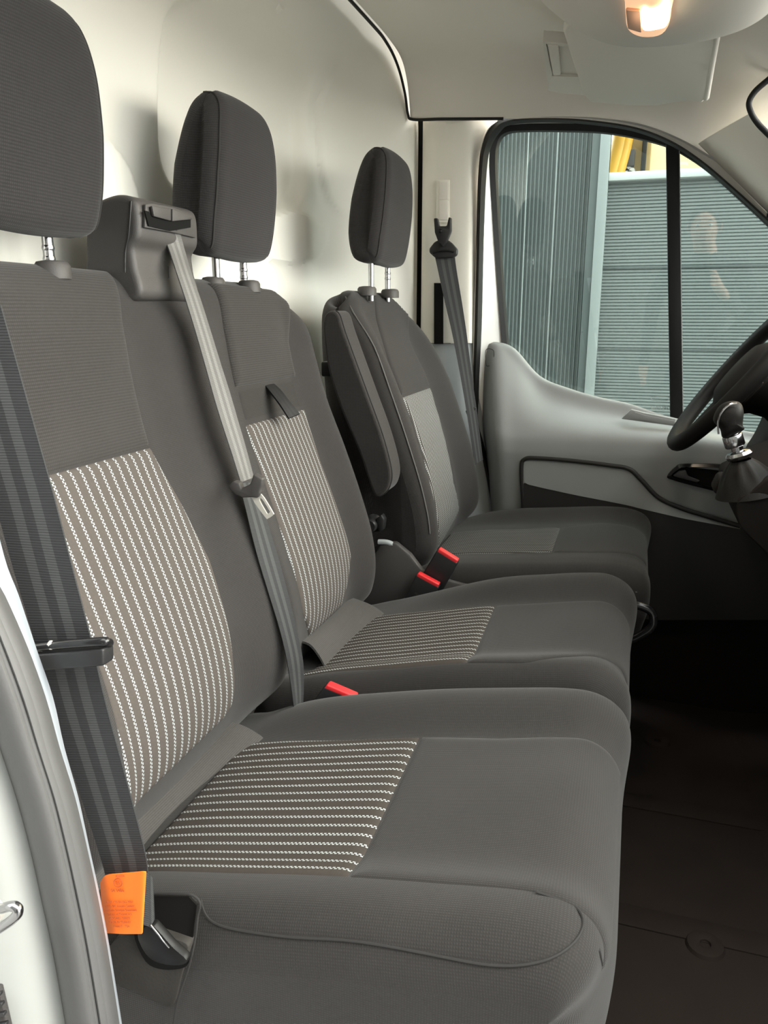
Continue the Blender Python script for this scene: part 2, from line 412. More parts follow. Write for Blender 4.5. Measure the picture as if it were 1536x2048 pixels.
    def line(s, name, ty, r, mat, parent, off=.0, n=5):
        p, _ = s.surf([a for a, b in ty], [b for a, b in ty], off)
        return tube(name, p, r, mat, parent, 6, False, n)

# ================================================================ THE VAN SHELL
# ---- rear bulkhead: pressed steel panel with embossed fields
def sdf(poly, X, Y):
    d = np.full(X.shape, 9.); ins = np.zeros(X.shape, bool); n = len(poly)
    for i in range(n):
        a = poly[i]; b = poly[(i + 1) % n]; ab = b - a
        t = np.clip(((X - a[0]) * ab[0] + (Y - a[1]) * ab[1]) / max(ab @ ab, 1e-12), 0, 1)
        d = np.minimum(d, np.hypot(X - a[0] - t * ab[0], Y - a[1] - t * ab[1]))
        c = ((a[1] > Y) != (b[1] > Y)) & (X < (b[0] - a[0]) * (Y - a[1]) / (b[1] - a[1] + 1e-12) + a[0]); ins ^= c
    return np.where(ins, d, -d)
ny, nz = 250, 190
yy = np.linspace(.36, 2.10, ny); zz = np.linspace(-.97, .70, nz)
YY, ZZ = np.meshgrid(yy, zz)
XB = -.765 + .185 * sst(1.84, 2.06, YY) + (.165 - .185 * sst(1.84, 2.06, YY)) * sst(.45, .70, ZZ)
def emb(pts, h, wd, xp=-.75):
    q = np.array([PX(a, b, xp)[1:] for a, b in crm(pts, 5, True)])
    return h * sst(-wd, wd, sdf(q, YY, ZZ)) * (1 - sst(.50, .58, ZZ)) * (1 - sst(1.80, 1.95, YY))
XB += emb([(420, -20), (480, 22), (560, 80), (598, 130), (618, 190), (621, 280), (620, 360), (606, 402), (540, 420), (420, 400), (350, 330), (342, 180), (352, 60), (370, 0)], -.030, .016)
XB += emb([(637, 60), (690, 110), (735, 160), (765, 215), (775, 300), (770, 420), (700, 470), (655, 400), (640, 200)], .016, .006)
XB += emb([(60, 560), (60, 300), (200, 272), (240, 295), (270, 345), (290, 420), (300, 520)], .014, .008)
XB += emb([(575, 420), (640, 440), (655, 470), (640, 515), (560, 525), (520, 480)], .010, .006)
XB += emb([(430, -30), (560, -30), (580, 40), (545, 50), (470, 10)], .016, .012)
bulk = struct(sheet('wall_rear', np.stack([XB, YY, ZZ], -1), M['bulk'], None, .004, (-1, 0, 0)), 'warm grey pressed steel bulkhead with rounded embossed fields behind the seats')
knob = lathe('bulkhead_plug', [(.001, .012), (.014, .011), (.020, .004), (.021, -.008)], PX(553, 2, -.70), (1, 0, 0), M['bulk'], bulk)

# ---- headliner: roof skin that rolls down over the driver's door
lx = [-.585, -.34, -.123, -.021, .06, .115, .172, .255, .40, .60]
lz = [.474, .459, .436, .408, .366, .328, .285, .208, .05, -.15]
top = lambda x: .605 - .05 * sst(-.45, .1, x) - .10 * sst(-.05, .32, x)
rows = []
for yv, fr in [(.36, 0), (.5, 0), (.9, 0), (1.35, 0), (1.7, 0.0), (1.85, .02), (1.95, .12), (2.0, .40), (2.025, .8), (2.03, 1.0)]:
    rows.append([(x, yv if fr < .1 else yv - .35 * max(0, x - .1) * (1 - fr), top(x) * (1 - fr) + z * fr) for x, z in zip(lx, lz) if x < .26])
head = struct(sheet('ceiling', refine(rows, 7), M['liner'], None, .012, (0, .1, 1)), 'beige cloth headliner curving down over the driver door')
tube('edge_seal', [(-.592, .2, .602), (-.592, 1.0, .602), (-.592, 1.70, .602), (-.592, 1.86, .596), (-.592, 1.95, .57), (-.590, 2.0, .525), (-.588, 2.02, .485), (-.575, 2.022, .472), (-.50, 2.024, .468), (-.35, 2.026, .459)], .0035, M['rubber'], head, 6)
tube('front_edge', [(.262, .2, .45), (.262, 1.2, .45), (.262, 1.7, .44)], .008, M['liner'], head, 8)

# ---- floor
struct(box('floor', (-.95, .30, -1.06), (1.5, 2.2, -1.0), M['floor'], None, .004), 'dark brown ribbed vinyl cab floor')
flo = bpy.data.objects['floor']
for a, b in [(1315, 1485), (1410, 1893)]:
    c = PZ(a, b, -1.0)
    lathe('floor_plug', [(.001, .001), (.008, .0015), (.009, .006), (.016, .009), (.028, .006), (.031, 0)], c, (0, 0, 1), M['floor'], flo, 20)
for yv in (.62, .86, 1.16, 1.5):
    prism('floor_rib', [(-.05, yv, -1.0), (.9, yv, -1.0), (.9, yv + .05, -1.0), (-.05, yv + .05, -1.0)], (0, 0, .003), M['floor'], flo, .001)

# ---- driver-side wall: B pillar trim
wall = struct(thing('wall_left', (-.5, 2.06, -1.0)), 'beige pillar trim between bulkhead and driver door')
def cols(pts, ys): return [[P(x, y, Y) for x, Y in pts(y)] for y in ys]
G = [[P(x + dx, y, Yv) for x, Yv, dx in ((846 - (y - 240) * .010, 2.07, 0), (850 - (y - 240) * .010, 2.045, 0), (880, 2.035, 0), (915, 2.03, 0), (940 - (y - 240) * .0, 2.035, 0), (951 - max(0, y - 300) * .02 + max(0, 300 - y) * .3, 2.055, 0), (961 - max(0, y - 300) * .03 + max(0, 300 - y) * .55, 2.085, 0))] for y in (238, 320, 420, 520, 600, 686)]
sheet('pillar_trim', refine(G, 5), M['pillar'], wall, .006)
G = [[P(x, y, Yv) for x, Yv in ((848, 2.07), (868, 2.045), (900, 2.04), (930 + (y - 686) * .02, 2.045), (950 + (y - 686) * .10, 2.09))] for y in (687, 760, 850, 950, 1060, 1150)]
sheet('lower_pillar_trim', refine(G, 5), M['lowerpillar'], wall, .006)
sheet('pillar_slot', [[P(868, y, 2.028), P(886, y, 2.028)] for y in (566, 600, 640, 688)], M['void'], wall, .004)
# height adjuster track
q = lambda x, y, Y=2.03: P(x, y, Y)
prism('adjuster_track', [q(873, 360), q(900, 360), q(900, 445), q(873, 445)], (0, -.002, 0), M['pillar'], wall, .0015)
prism('adjuster_slide', [q(878, 363, 2.025), q(896, 363, 2.025), q(896, 399, 2.025), q(878, 399, 2.025)], (0, .0035, 0), M['liner'], wall, .001)
prism('adjuster_slide', [q(878, 401, 2.025), q(896, 401, 2.025), q(896, 440, 2.025), q(878, 440, 2.025)], (0, .0035, 0), M['liner'], wall, .001)
box('body_side_skin', (-1.3, 2.13, -1.1), (-.46, 2.15, .66), M['bulk'], wall, 0, 1)
prism('lower_side_skin', [PG(900, 1020, -.06), PG(2300, 1060, -.06), PG(2300, 1700, -.06), PG(900, 1700, -.06)], NG * .02, M['bulk'], wall, 0, 1)
box('roof_skin', (-1.3, .34, .655), (.20, 2.15, .67), M['bulk'], wall, 0, 1)
prism('gap_filler', [P(836, 236, 2.09), P(900, 236, 2.09), P(900, 1060, 2.09), P(830, 1060, 2.09)], (0, .01, 0), M['void'], wall)
# rubber around the door opening
so = [(990, 1060), (972, 960), (955, 890), (944, 810), (948, 650), (953, 450), (957, 340), (965, 285), (983, 252), (1012, 238), (1090, 235), (1180, 240), (1270, 254), (1340, 280), (1400, 318), (1460, 368), (1536, 437), (1640, 535)]
si = [(1004, 1060), (986, 960), (968, 890), (957, 810), (962, 650), (966, 450), (971, 340), (979, 294), (998, 262), (1020, 248), (1090, 243.5), (1180, 248), (1265, 261), (1335, 287), (1395, 324), (1455, 374), (1530, 443), (1630, 540)]
sm = [((a + c) / 2, (b + d) / 2) for (a, b), (c, d) in zip(so, si)]
SG = np.stack([crm([PG(*p, .055) for p in so], 5), crm([PG(*p, .074) for p in sm], 5), crm([PG(*p, .055) for p in si], 5)], 1)
struct(sheet('trim_1', SG, M['rubber'], None, .014, NG, None, 80), 'black rubber seal around the driver door opening')
# A pillar
G = [[PG(1397, 287, .06), PG(1440, 330, .055), PG(1536, 425, .055), PG(1640, 530, .055)],
     [PG(1420, 272, .10), PG(1465, 300, .12), PG(1536, 365, .13), PG(1640, 465, .13)],
     [PG(1470, 243, .14), PG(1500, 262, .15), PG(1540, 300, .16), PG(1640, 400, .16)],
     [PG(1497, 228, .17), PG(1512, 246, .17), PG(1545, 280, .17), PG(1640, 375, .17)]]
sheet('windscreen_pillar_trim', refine(G, 6), M['pillar'], wall, .01, NG)

# ---- driver's door
door = struct(thing('door_1', PG(1150, 1040, .03)), 'driver door with grey trim panel, black window frame and white metal edge')
go = [(1014, 690), (1003, 560), (995, 430), (990, 325), (995, 283), (1012, 265), (1050, 261), (1120, 261), (1200, 264), (1270, 275), (1335, 293), (1380, 317), (1425, 350), (1480, 400), (1536, 452), (1620, 535), (1700, 620)]
wo_ = [(1004, 700), (994, 560), (985, 430), (978, 328), (982, 287), (1000, 257), (1042, 248), (1120, 247), (1207, 250), (1280, 261), (1345, 282), (1392, 308), (1441, 344), (1498, 393), (1552, 443), (1638, 525), (1720, 610)]
band('window_seal', [PG(*p, .022) for p in wo_], [PG(*p, .012) for p in go], M['rubber'], door, .03)
wh = [(950, 1060), (945, 900), (946, 700), (950, 560), (956, 430), (960, 328), (968, 275), (990, 246), (1040, 236), (1120, 233), (1210, 237), (1290, 250), (1360, 277), (1410, 305), (1460, 335), (1510, 380), (1570, 430), (1650, 505), (1740, 590)]
wi = [(1010, 1060), (1010, 900), (1008, 700), (998, 560), (989, 430), (982, 328), (986, 287), (1003, 259), (1044, 250), (1120, 249), (1207, 252), (1280, 263), (1345, 284), (1392, 310), (1441, 346), (1498, 395), (1552, 445), (1638, 527), (1722, 612)]
band('door_frame', [PG(*p, .060) for p in wh], [PG(*p, .014) for p in wi], M['doorwhite'], door, .02)
# glass: large pane and front quarter pane, split by the black bar
sill = [(1014, 692), (1030, 715), (1060, 742), (1130, 782), (1250, 815), (1345, 842)]
main = [(1014, 700), (1003, 560), (995, 430), (990, 325), (995, 280), (1012, 258), (1050, 255), (1120, 255), (1200, 258), (1270, 269), (1350, 295), (1368, 845), (1250, 825), (1130, 792), (1050, 750)]
win = struct(prism('window_1', [PG(*p, 0) for p in main], NG * .004, M['glass'], None, 0, 1, False), 'tinted driver door window pane reflecting the photographer')
quarter = [(1350, 293), (1385, 315), (1430, 348), (1485, 398), (1541, 450), (1640, 550), (1720, 640), (1730, 900), (1500, 880), (1369, 850)]
struct(prism('window_2', [PG(*p, 0) for p in quarter], NG * .004, M['glass'], None, 0, 1, False), 'small fixed quarter window in front of the black bar')
prism('divider_bar', [PG(1331, 270, .018), PG(1359, 282, .018), PG(1367, 850, .018), PG(1340, 845, .018)], NG * .035, M['rubber'], door, .004)
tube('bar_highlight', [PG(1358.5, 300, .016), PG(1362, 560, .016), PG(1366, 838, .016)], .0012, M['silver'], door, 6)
# trim panel
xs = [963, 975, 995, 1030, 1080, 1140, 1200, 1260, 1320, 1380, 1440, 1500, 1590]
r0 = [700, 688, 686, 701, 755, 780, 797, 810, 830, 844, 855, 865, 880]
r1 = [716, 706, 708, 738, 790, 812, 826, 838, 848, 858, 868, 880, 892]
r2 = [830, 832, 838, 847, 853, 858, 862, 865, 869, 874, 881, 890, 905]
r3 = [880, 884, 888, 892, 896, 899, 900, 901, 903, 908, 914, 922, 935]
r4 = [940, 945, 950, 955, 960, 962, 965, 967, 970, 974, 980, 985, 995]
r5 = [1200 for _ in xs]
lx_ = [0, 2, 3, 4, 5, 6, 6, 6, 6, 6, 6, 6, 6]
edge = [(963, 0), (962, 0), (963, 0), (966, 0), (970, 0), (984, 0)]
G = []
for ri, (rr, of) in enumerate(((r0, .012), (r0, .034), (r1, .056), (r2, .128), (r3, .150), (r4, .146), (r5, .11))):
    off = [of * (.35 if k == 0 else .8 if k == 1 else 1) for k in range(len(xs))]
    sh = [0, 0, 0, 2, 6, 12, 34][ri]
    G.append([PG(x + sh * max(0, 1 - k / 4.), y, o) for k, (x, y, o) in enumerate(zip(xs, rr, off))])
sheet('door_trim_panel', refine(G, 6), M['trim'], door, .004, NG)
# airbag cover mark
tube('clip_cover', [PG(972, 700, .056), PG(986, 700, .056), PG(988, 712, .058), PG(986, 728, .062), (PG(976, 732, .062)), PG(972, 728, .062)], .0009, M['trimdark'], door, 5, True)
# map pocket
pk = [(1046, 1060), (1046, 1000), (1043, 935), (1050, 918), (1075, 916), (1150, 922), (1222, 931), (1258, 938), (1283, 960), (1317, 995), (1365, 1017), (1420, 1034), (1480, 1052)]
tube('pocket_edge', [PG(a, b, .152) for a, b in pk], .0055, M['trimdark'], door, 8)
pin = [(1047, 1060), (1047, 1000), (1045, 936), (1052, 921), (1075, 919), (1150, 925), (1222, 934), (1256, 942), (1280, 964), (1314, 999), (1362, 1021), (1420, 1039), (1480, 1056)]
low = [(1047, 1060), (1047, 1000), (1047, 968), (1060, 970), (1090, 977), (1150, 990), (1222, 1004), (1256, 1011), (1280, 1017), (1314, 1025), (1362, 1036), (1420, 1047), (1480, 1058)]
band('pocket_panel', [PG(*p, .150) for p in pin], [PG(*p, .158) for p in low], M['trim'], door, .006)
lo2 = [(1047, 964), (1090, 976), (1150, 989), (1222, 1003), (1256, 1010), (1314, 1024), (1362, 1035), (1420, 1046), (1500, 1062), (1600, 1080)]
lo3 = [(1047, 1200), (1090, 1210), (1150, 1220), (1222, 1230), (1256, 1235), (1314, 1240), (1362, 1240), (1420, 1240), (1500, 1240), (1600, 1240)]
band('pocket_recess', [PG(*p, .156) for p in lo2], [PG(*p, .17) for p in lo3], M['trimdark'], door, .01)
# small grab tray in the sill
prism('sill_tray', [PG(a, b, .100) for a, b in [(1242, 838), (1262, 819), (1290, 826), (1352, 838), (1352, 853), (1300, 846)]], NG * .012, M['trim'], door, .003)
prism('sill_tray_well', [PG(a, b, .1015) for a, b in [(1256, 838), (1270, 824), (1292, 831), (1350, 842), (1350, 850), (1300, 843)]], NG * .006, M['trim'], door, .001)
# inside handle
ho = [(1334, 953), (1350, 935), (1370, 928), (1460, 932), (1475, 960), (1470, 992), (1440, 985), (1380, 970), (1345, 960)]
hi_ = [(1343, 951), (1355, 940), (1373, 934), (1450, 938), (1460, 960), (1455, 983), (1430, 976), (1384, 963), (1352, 955)]
band('handle_bezel', [PG(*p, .158) for p in ho], [PG(*p, .162) for p in hi_], M['gloss'], door, .01, NG, 4, True)
prism('handle_recess', [PG(*p, .151) for p in crm(hi_, 3, True)], NG * .004, M['void'], door)
prism('door_handle', [PG(a, b, .157) for a, b in [(1346, 950), (1358, 941), (1371, 939), (1376, 951), (1400, 960), (1395, 964), (1352, 953)]], NG * -.008, M['charcoal'], door, .002)
# etched mark on the glass
text('glass_mark', 'SECURIT', PG(1322, 817, .003), R_, U_, .014, M['silver'], door)
tube('glass_mark_ring', [PG(1322 + 20 * math.cos(a), 797 + 4.5 * math.sin(a), .003) for a in np.linspace(0, 2 * math.pi, 13)[:-1]], .0007, M['silver'], door, 5, True)

# ---- near-side B pillar
wr_ = struct(thing('wall_right', P(60, 2100, .42)), 'white painted passenger door pillar with grey rubber seal')
yr = [700, 950, 1114, 1195, 1300, 1400, 1500, 1600, 1700, 1800, 1900, 2048, 2250]
sR = [-60, -35, 0, 30, 65, 99, 122, 150, 172, 194, 213, 237, 268]
sL = [-85, -65, -42, 0, 46, 82, 110, 141, 165, 187, 206, 230, 261]
rL = [-260, -210, -150, -110, -75, -37, 0, 33, 60, 82, 104, 130, 160]
sheet('pillar_edge_strip', refine([[P(a - 3, y, .415), P((a + b) / 2, y, .425), P(b, y, .44)] for y, a, b in zip(yr, sL, sR)], 4), M['strip'], wr_, .004)
sheet('door_seal', refine([[P(a, y, .40), P(a + (b - a) * .08, y, .384), P(a + (b - a) * .30, y, .377), P(a + (b - a) * .55, y, .380), P(a + (b - a) * .66, y, .388), P(a + (b - a) * .72, y, .386), P(a + (b - a) * .9, y, .395), P(b + 2, y, .415)] for y, a, b in zip(yr, rL, sL)], 4), M['rubbergrey'], wr_, .004)
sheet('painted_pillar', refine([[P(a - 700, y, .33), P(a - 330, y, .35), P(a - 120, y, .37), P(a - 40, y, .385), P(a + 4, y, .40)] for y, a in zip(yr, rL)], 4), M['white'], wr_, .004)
tube('door_striker', [P(-60, 1812, .372), P(-5, 1818, .352), P(22, 1812, .342), P(36, 1818, .34), (P(30, 1834, .34)), P(0, 1856, .345), P(-60, 1895, .36)], .0035, M['chrome'], wr_, 10)
lathe('striker_bolt', [(.012, 0), (.012, .004), (.006, .006), (.001, .006)], P(-16, 1812, .366), (0, -1, 0), M['steel'], wr_, 16)
# pressure vent
prism('vent_frame', [P(-70, 1962, .368), P(8, 1964, .372), P(14, 1990, .372), P(30, 2060, .372), P(40, 2120, .372), P(-70, 2120, .368)], (0, -.006, 0), M['charcoal'], wr_, .002)
for k in range(7):
    y = 1982 + k * 20
    prism('vent_slat', [P(-60, y + 14, .362), P(6 + k * 4, y - 4, .362), P(8 + k * 4, y + 3, .362), P(-60, y + 21, .362)], (0, -.004, 0), M['black'], wr_, .001)

# ================================================================ DOUBLE PASSENGER BENCH
bench = thing('passenger_bench', (-.25, .95, -1.0), 'two-place charcoal cloth passenger bench with white dashed stripes, nearest the camera', 'seat')
BP = [(-.530, -.600), (-.500, -.550), (-.484, -.490), (-.490, -.420), (-.513, -.340), (-.545, -.250), (-.577, -.165), (-.597, -.090), (-.611, -.020), (-.624, .022), (-.645, .047), (-.675, .055), (-.704, .043), (-.716, .0), (-.69, -.20), (-.645, -.45), (-.610, -.61), (-.570, -.625)]
def bdisp(t, y):
    lo = sst(0.2, 1.5, t) * (1 - sst(7.5, 9.5, t))
    return lo * (.024 * (1 - sst(.545, .63, y)) + .022 * bump(.845, 1.09, y) + .026 * bump(1.285, 1.46, y)) - .006 * np.exp(-((y - .995) / .012) ** 2) * (1 - sst(2.2, 4.5, t)) * (t < 9) * 2.0
back = Body(BP, .515, [(0, 1.40), (2, 1.405), (5, 1.405), (7, 1.40), (8, 1.39), (9, 1.365), (10, 1.33), (11, 1.31), (13, 1.36), (14, 1.395), (18, 1.40)], .045, bdisp)
backo = back.mesh('backrest', M['bolster'], bench, 110)
nR = back.hits([(222, 550), (245, 640), (262, 740), (300, 893), (365, 1010), (420, 1120), (452, 1230), (467, 1330), (466, 1400), (442, 1440)], 0.3, 10.4, .86)
mL = back.hits([(428, 580), (447, 660), (470, 775), (490, 850), (530, 970), (575, 1110), (605, 1230), (616, 1285)], 0.3, 10.4, 1.09)
mR = back.hits([(572, 598), (585, 680), (603, 755), (613, 820), (640, 920), (680, 1030), (705, 1110), (718, 1170), (712, 1200)], 0.3, 10.4, 1.28)
nL = [(t, .592 + .018 * sst(2.0, 5.0, t) - .01 * sst(6.5, 9.5, t)) for t in np.arange(0, 11, .5)]
tn = nR[3][0]; tm1 = mL[2][0]; tm2 = mL[3][0]
tb1 = nR[-1][0]; tb2 = .5 * (mL[-1][0] + mR[-1][0])
back.patch('upper_panel', M['upper'], backo, nL, nR, (tn, tn), (10.6, 10.4), puff=.004)
back.patch('striped_panel', M['stripe'], backo, nL, nR, (tb1, tb1), (tn, tn), puff=.004, nv=60)
back.patch('upper_panel', M['upper'], backo, mL, mR, (tm1, tm1), (10.0, 9.7), hi=.007, puff=.003)
back.patch('recess_panel', M['seat'], backo, mL, mR, (tm2, tm2), (tm1, tm1), hi=.0005)
back.patch('striped_panel', M['stripe'], backo, mL, mR, (tb2, tb2), (tm2, tm2), puff=.004, nv=60)
# grey flap that closes the gap between backrest and cushion
def flap(a0, a1, b0, b1, ya, yb):
    G = []
    for u in np.linspace(0, 1, 12):
        p0 = np.array(a0) + (np.array(a1) - a0) * u; p1 = np.array(b0) + (np.array(b1) - b0) * u; y = ya + (yb - ya) * u
        A = P(p0[0], p0[1], y); B = P(p1[0], p1[1], y)
        G.append([A + (-.02, 0, .004), A, A * .6 + B * .4 + (.003, 0, .003), A * .25 + B * .75 + (.002, 0, .003), B, B + (.006, 0, -.02)])
    G = np.array(G).transpose(1, 0, 2); G = np.array([crm(G[:, j], 5) for j in range(G.shape[1])]).transpose(1, 0, 2)
    return sheet('gap_flap', G, M['flap'], backo, .004, (-.5, 0, -1))
flap((150, 1720), (456, 1440), (205, 1838), (528, 1478), .53, .862)
flap((620, 1288), (716, 1199), (656, 1348), (770, 1230), 1.08, 1.315)
# loop of webbing in the centre backrest
tb = P(548, 768, 1.245); 
strap('pull_tab', [P(530, 770, 1.185), P(540, 782, 1.175), P(560, 808, 1.165), P(578, 836, 1.165)], [P(548, 767, 1.215), P(562, 780, 1.20), P(580, 803, 1.19), P(600, 827, 1.19)], M['tab'], backo, .003)

def cushion(name, prof, y0, y1, disp, ny=60):
    b = Body(prof, y0, y1, .038, disp); return b, b.mesh(name, M['seat'], None if False else CUR, ny)
CP = [(-.540, -.600), (-.480, -.580), (-.420, -.563), (-.335, -.543), (-.225, -.518), (-.125, -.500), (-.060, -.490), (-.020, -.490), (.008, -.508), (.022, -.545), (.024, -.60), (.014, -.68), (-.012, -.76), (-.06, -.80), (-.30, -.80), (-.50, -.76), (-.56, -.68)]
CUR = bench
cd1 = lambda t, y: (.022 * bump(.835, 1.01, y) * sst(.2, 3, t) + .014 * bump(.46, .625, y)) * (1 - sst(7.5, 10, t)) + .006 * bump(.6, .85, y) * bump(4, 9, t) - .045 * (1 - sst(.48, .66, y)) ** 2 * sst(7, 9, t) * (1 - sst(12, 13, t))
c1, c1o = cushion('near_cushion', CP, .495, .975, cd1)
cR = c1.hits([(525, 1483), (680, 1480), (842, 1475), (1000, 1477), (1180, 1480)], 0.5, 8.5, .85)
cL = c1.hits([(300, 1744), (450, 1747), (698, 1756), (900, 1770), (1060, 1784)], 0.5, 8.5, .6)
ts = .5 * (cR[2][0] + cL[2][0])
c1.patch('striped_panel', M['stripe_s'], c1o, cL, cR, (1.0, 1.0), (cL[2][0], cR[2][0]), lo=-.002, hi=.003, nv=50)
c1.patch('front_panel', M['seat'], c1o, cL + [(9.5, cL[-1][1] - .02)], cR + [(9.5, cR[-1][1])], (cL[2][0], cR[2][0]), (8.6, 8.6), lo=-.0015, hi=.003, nv=40)
# piping round the side bolster
pp = [(300, 1795), (400, 1822), (520, 1845), (640, 1853), (760, 1870), (900, 1917), (1000, 1931), (1090, 1912), (1150, 1872), (1170, 1838), (1150, 1810), (1100, 1787), (1060, 1780)]
pv = [P(a, b, .513) if k < 10 else P(a, b, .53) for k, (a, b) in enumerate(pp)]
CP2 = [(a - .005 if k > 6 and k < 12 else a, b + .0) for k, (a, b) in enumerate(CP)]
CP2 = [(-.530, -.592), (-.47, -.570), (-.41, -.551), (-.335, -.533), (-.225, -.507), (-.125, -.490), (-.060, -.480), (-.018, -.479), (.012, -.500), (.026, -.54), (.028, -.60), (.020, -.68), (.0, -.76), (-.05, -.80), (-.30, -.80), (-.50, -.76), (-.56, -.68)]
cd2 = lambda t, y: (.024 * bump(1.29, 1.46, y) * sst(1.8, 4.6, t) + .012 * bump(.96, 1.085, y)) * (1 - sst(7.5, 10, t)) + .005 * bump(1.07, 1.3, y) * bump(4, 9, t)
c2, c2o = cushion('centre_cushion', CP2, .985, 1.425, cd2)
dR = c2.hits([(765, 1232), (880, 1220), (992, 1212), (1100, 1206), (1235, 1212)], 0.5, 8.6, 1.3)
dL = c2.hits([(660, 1345), (800, 1336), (935, 1326), (1050, 1326), (1240, 1338)], 0.5, 8.6, 1.07)
c2.patch('striped_panel', M['stripe_s'], c2o, dL, dR, (1.0, 1.0), (dL[2][0], dR[2][0]), lo=-.002, hi=.003, nv=50)
c2.patch('front_panel', M['seat'], c2o, dL + [(9.5, dL[-1][1])], dR + [(9.5, dR[-1][1])], (dL[2][0], dR[2][0]), (8.7, 8.7), lo=-.0015, hi=.003, nv=40)
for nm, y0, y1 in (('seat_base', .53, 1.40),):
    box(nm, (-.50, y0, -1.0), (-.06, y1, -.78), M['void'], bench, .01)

def headrest(parent, yc, dx, dz, ml=0.0, hw=(.110, .107, .084), mats='head', posts=(-.05, .05), pz=.045):
    pr_ = [(-.640, .090), (-.622, .100), (-.612, .14), (-.604, .20), (-.602, .26), (-.608, .302), (-.626, .321), (-.648, .319), (-.668, .290), (-.685, .22), (-.692, .15), (-.684, .104), (-.662, .090)]
    pr_ = [(a + dx, b + dz) for a, b in pr_]
    hw_ = [(k, np.interp(b - dz, [.09, .14, .24, .32], [hw[0] - .006, hw[0], hw[1], hw[2]])) for k, (a, b) in enumerate(pr_)]
    hw_.append((len(pr_), hw_[0][1]))
    b = Body(pr_, [(k, yc - v) for k, v in hw_], [(k, yc + v) for k, v in hw_], .024, lambda t, y: .006 * np.cos((y - yc) / .19 * np.pi) * (t < 6))
    h = b.mesh('headrest', M[mats], parent, 22)
    tt = np.linspace(.8, 6.6, 22)
    for sgn in (-1, 1):
        yv = np.interp(tt, [k for k, v in hw_], [yc + sgn * (v - .010) for k, v in hw_])
        b.line('seam', list(zip(tt, yv)), .0016, M['seamdark'], h, .0004, 2)
    for s_ in posts:
        x0 = -.648 + dx
        tube('post', [(x0, yc + s_, pz), (x0, yc + s_, dz + .12)], .0062, M['chrome'], h, 12, False, 1)
        for k in range(2): lathe('post_notch', [(.0064, -.003), (.0072, 0), (.0064, .003)], (x0, yc + s_, dz + .062 + k * .012), (0, 0, 1), M['chrome'], h, 12) if s_ > 0 else None
    return h
headrest(bench, .727, 0, 0, posts=(-.056, .036))
headrest(bench, 1.187, 0, 0, posts=(-.047, .045))
def collar(parent, px, py, Y, w_=.020):
    c = P(px, py, Y); lathe('post_collar', [(w_ + .003, -.012), (w_ + .003, .002), (w_, .0065), (w_ * .6, .008), (.001, .0082)], c, (0, 0, 1), M['charcoal'], parent, 20)
collar(backo, 105, 536, .763, .017); collar(backo, 426, 564, 1.14, .016); collar(backo, 498, 570, 1.232, .016)
# belt reel housing on top of the backrest
q = lambda y: 0
hx = [(-.688, .02), (-.686, .08), (-.680, .118), (-.668, .136), (-.635, .1455), (-.612, .142), (-.604, .132), (-.603, .11), (-.605, .094), (-.614, .080), (-.613, .06), (-.612, .02)]
reel = Body(hx, .874, 1.018, .008, None, 6).mesh('belt_reel_housing', M['charcoal'], bench, 14)
fx = -.6025
prism('belt_guide', [PX(a, b, fx) for a, b in [(286, 409), (300, 407), (340, 414), (380, 431), (385, 445), (387, 476), (345, 466), (284, 455)]], (.004, 0, 0), M['charcoal'], reel, .001)
prism('guide_slot', [PX(a, b, fx + .005) for a, b in [(288, 421), (296, 423), (302, 434), (336, 442), (380, 438), (380, 455), (340, 462), (296, 452)]], (.0012, 0, 0), M['void'], reel)
prism('guide_lip', [PX(a, b, fx + .006) for a, b in [(299, 412), (337, 418), (337, 442), (303, 433)]], (.004, 0, 0), M['charcoal'], reel, .001)
prism('guide_lip', [PX(a, b, fx + .006) for a, b in [(340, 418), (380, 433), (379, 439), (340, 443)]], (.004, 0, 0), M['charcoal'], reel, .001)
tube('housing_joint', [PX(337, 533, -.6085), PX(338, 556, -.609)], .0008, M['black'], reel, 6, False, 1)
tube('housing_joint', [P(262, 402, .8735), P(257, 470, .8735), P(251, 500, .8735), P(250, 545, .8735)], .0012, M['black'], reel, 6)
# side shield and anchor hollow on the near flank
prism('flank_recess_shade', [P(a, b, .492) for a, b in [(300, 1789), (380, 1791), (396, 1808), (390, 1850), (388, 1872), (330, 1852), (300, 1848)]], (0, -.002, 0), M['felt_shade'], bench)  # flat dark patch: the shade of the recess is put into its colour
sh = [(222, 1900), (250, 1858), (300, 1846), (345, 1855), (386, 1868), (388, 1890), (377, 1932), (360, 1990), (330, 1985), (285, 1965), (240, 1942)]
prism('side_shield', [P(a, b, .505) for a, b in crm(sh, 4, True)], (0, -.012, 0), M['felt'], bench, .004)
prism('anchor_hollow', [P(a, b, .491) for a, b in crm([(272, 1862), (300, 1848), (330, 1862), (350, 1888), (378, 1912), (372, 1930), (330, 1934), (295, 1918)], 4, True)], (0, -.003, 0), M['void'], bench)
prism('side_shield', [P(a, b, .5) for a, b in [(215, 1935), (258, 1948), (268, 1975), (276, 2040), (290, 2200), (215, 2200)]], (0, .03, 0), M['black'], bench, .004)
c1.pixline('cushion_piping', [(402, 1800), (410, 1830), (437, 1852), (510, 1866), (600, 1877), (708, 1881), (865, 1910), (950, 1927), (1021, 1933), (1099, 1920), (1150, 1885), (1168, 1850), (1160, 1822), (1135, 1805), (1073, 1784)], 2.0, 11.5, .0012, M['seamdark'], c1o)
c1.pixline('front_seam', [(1168, 1845), (1185, 1868), (1198, 1895), (1204, 1930)], 2.0, 12.5, .0011, M['seamdark'], c1o)
tube('flank_piping', [P(a, b, .488) for a, b in [(308, 1787), (345, 1787), (383, 1790), (400, 1806), (395, 1834), (391, 1873), (378, 1932), (356, 2000), (345, 2060)]], .0011, M['seamdark'], c1o, 8)

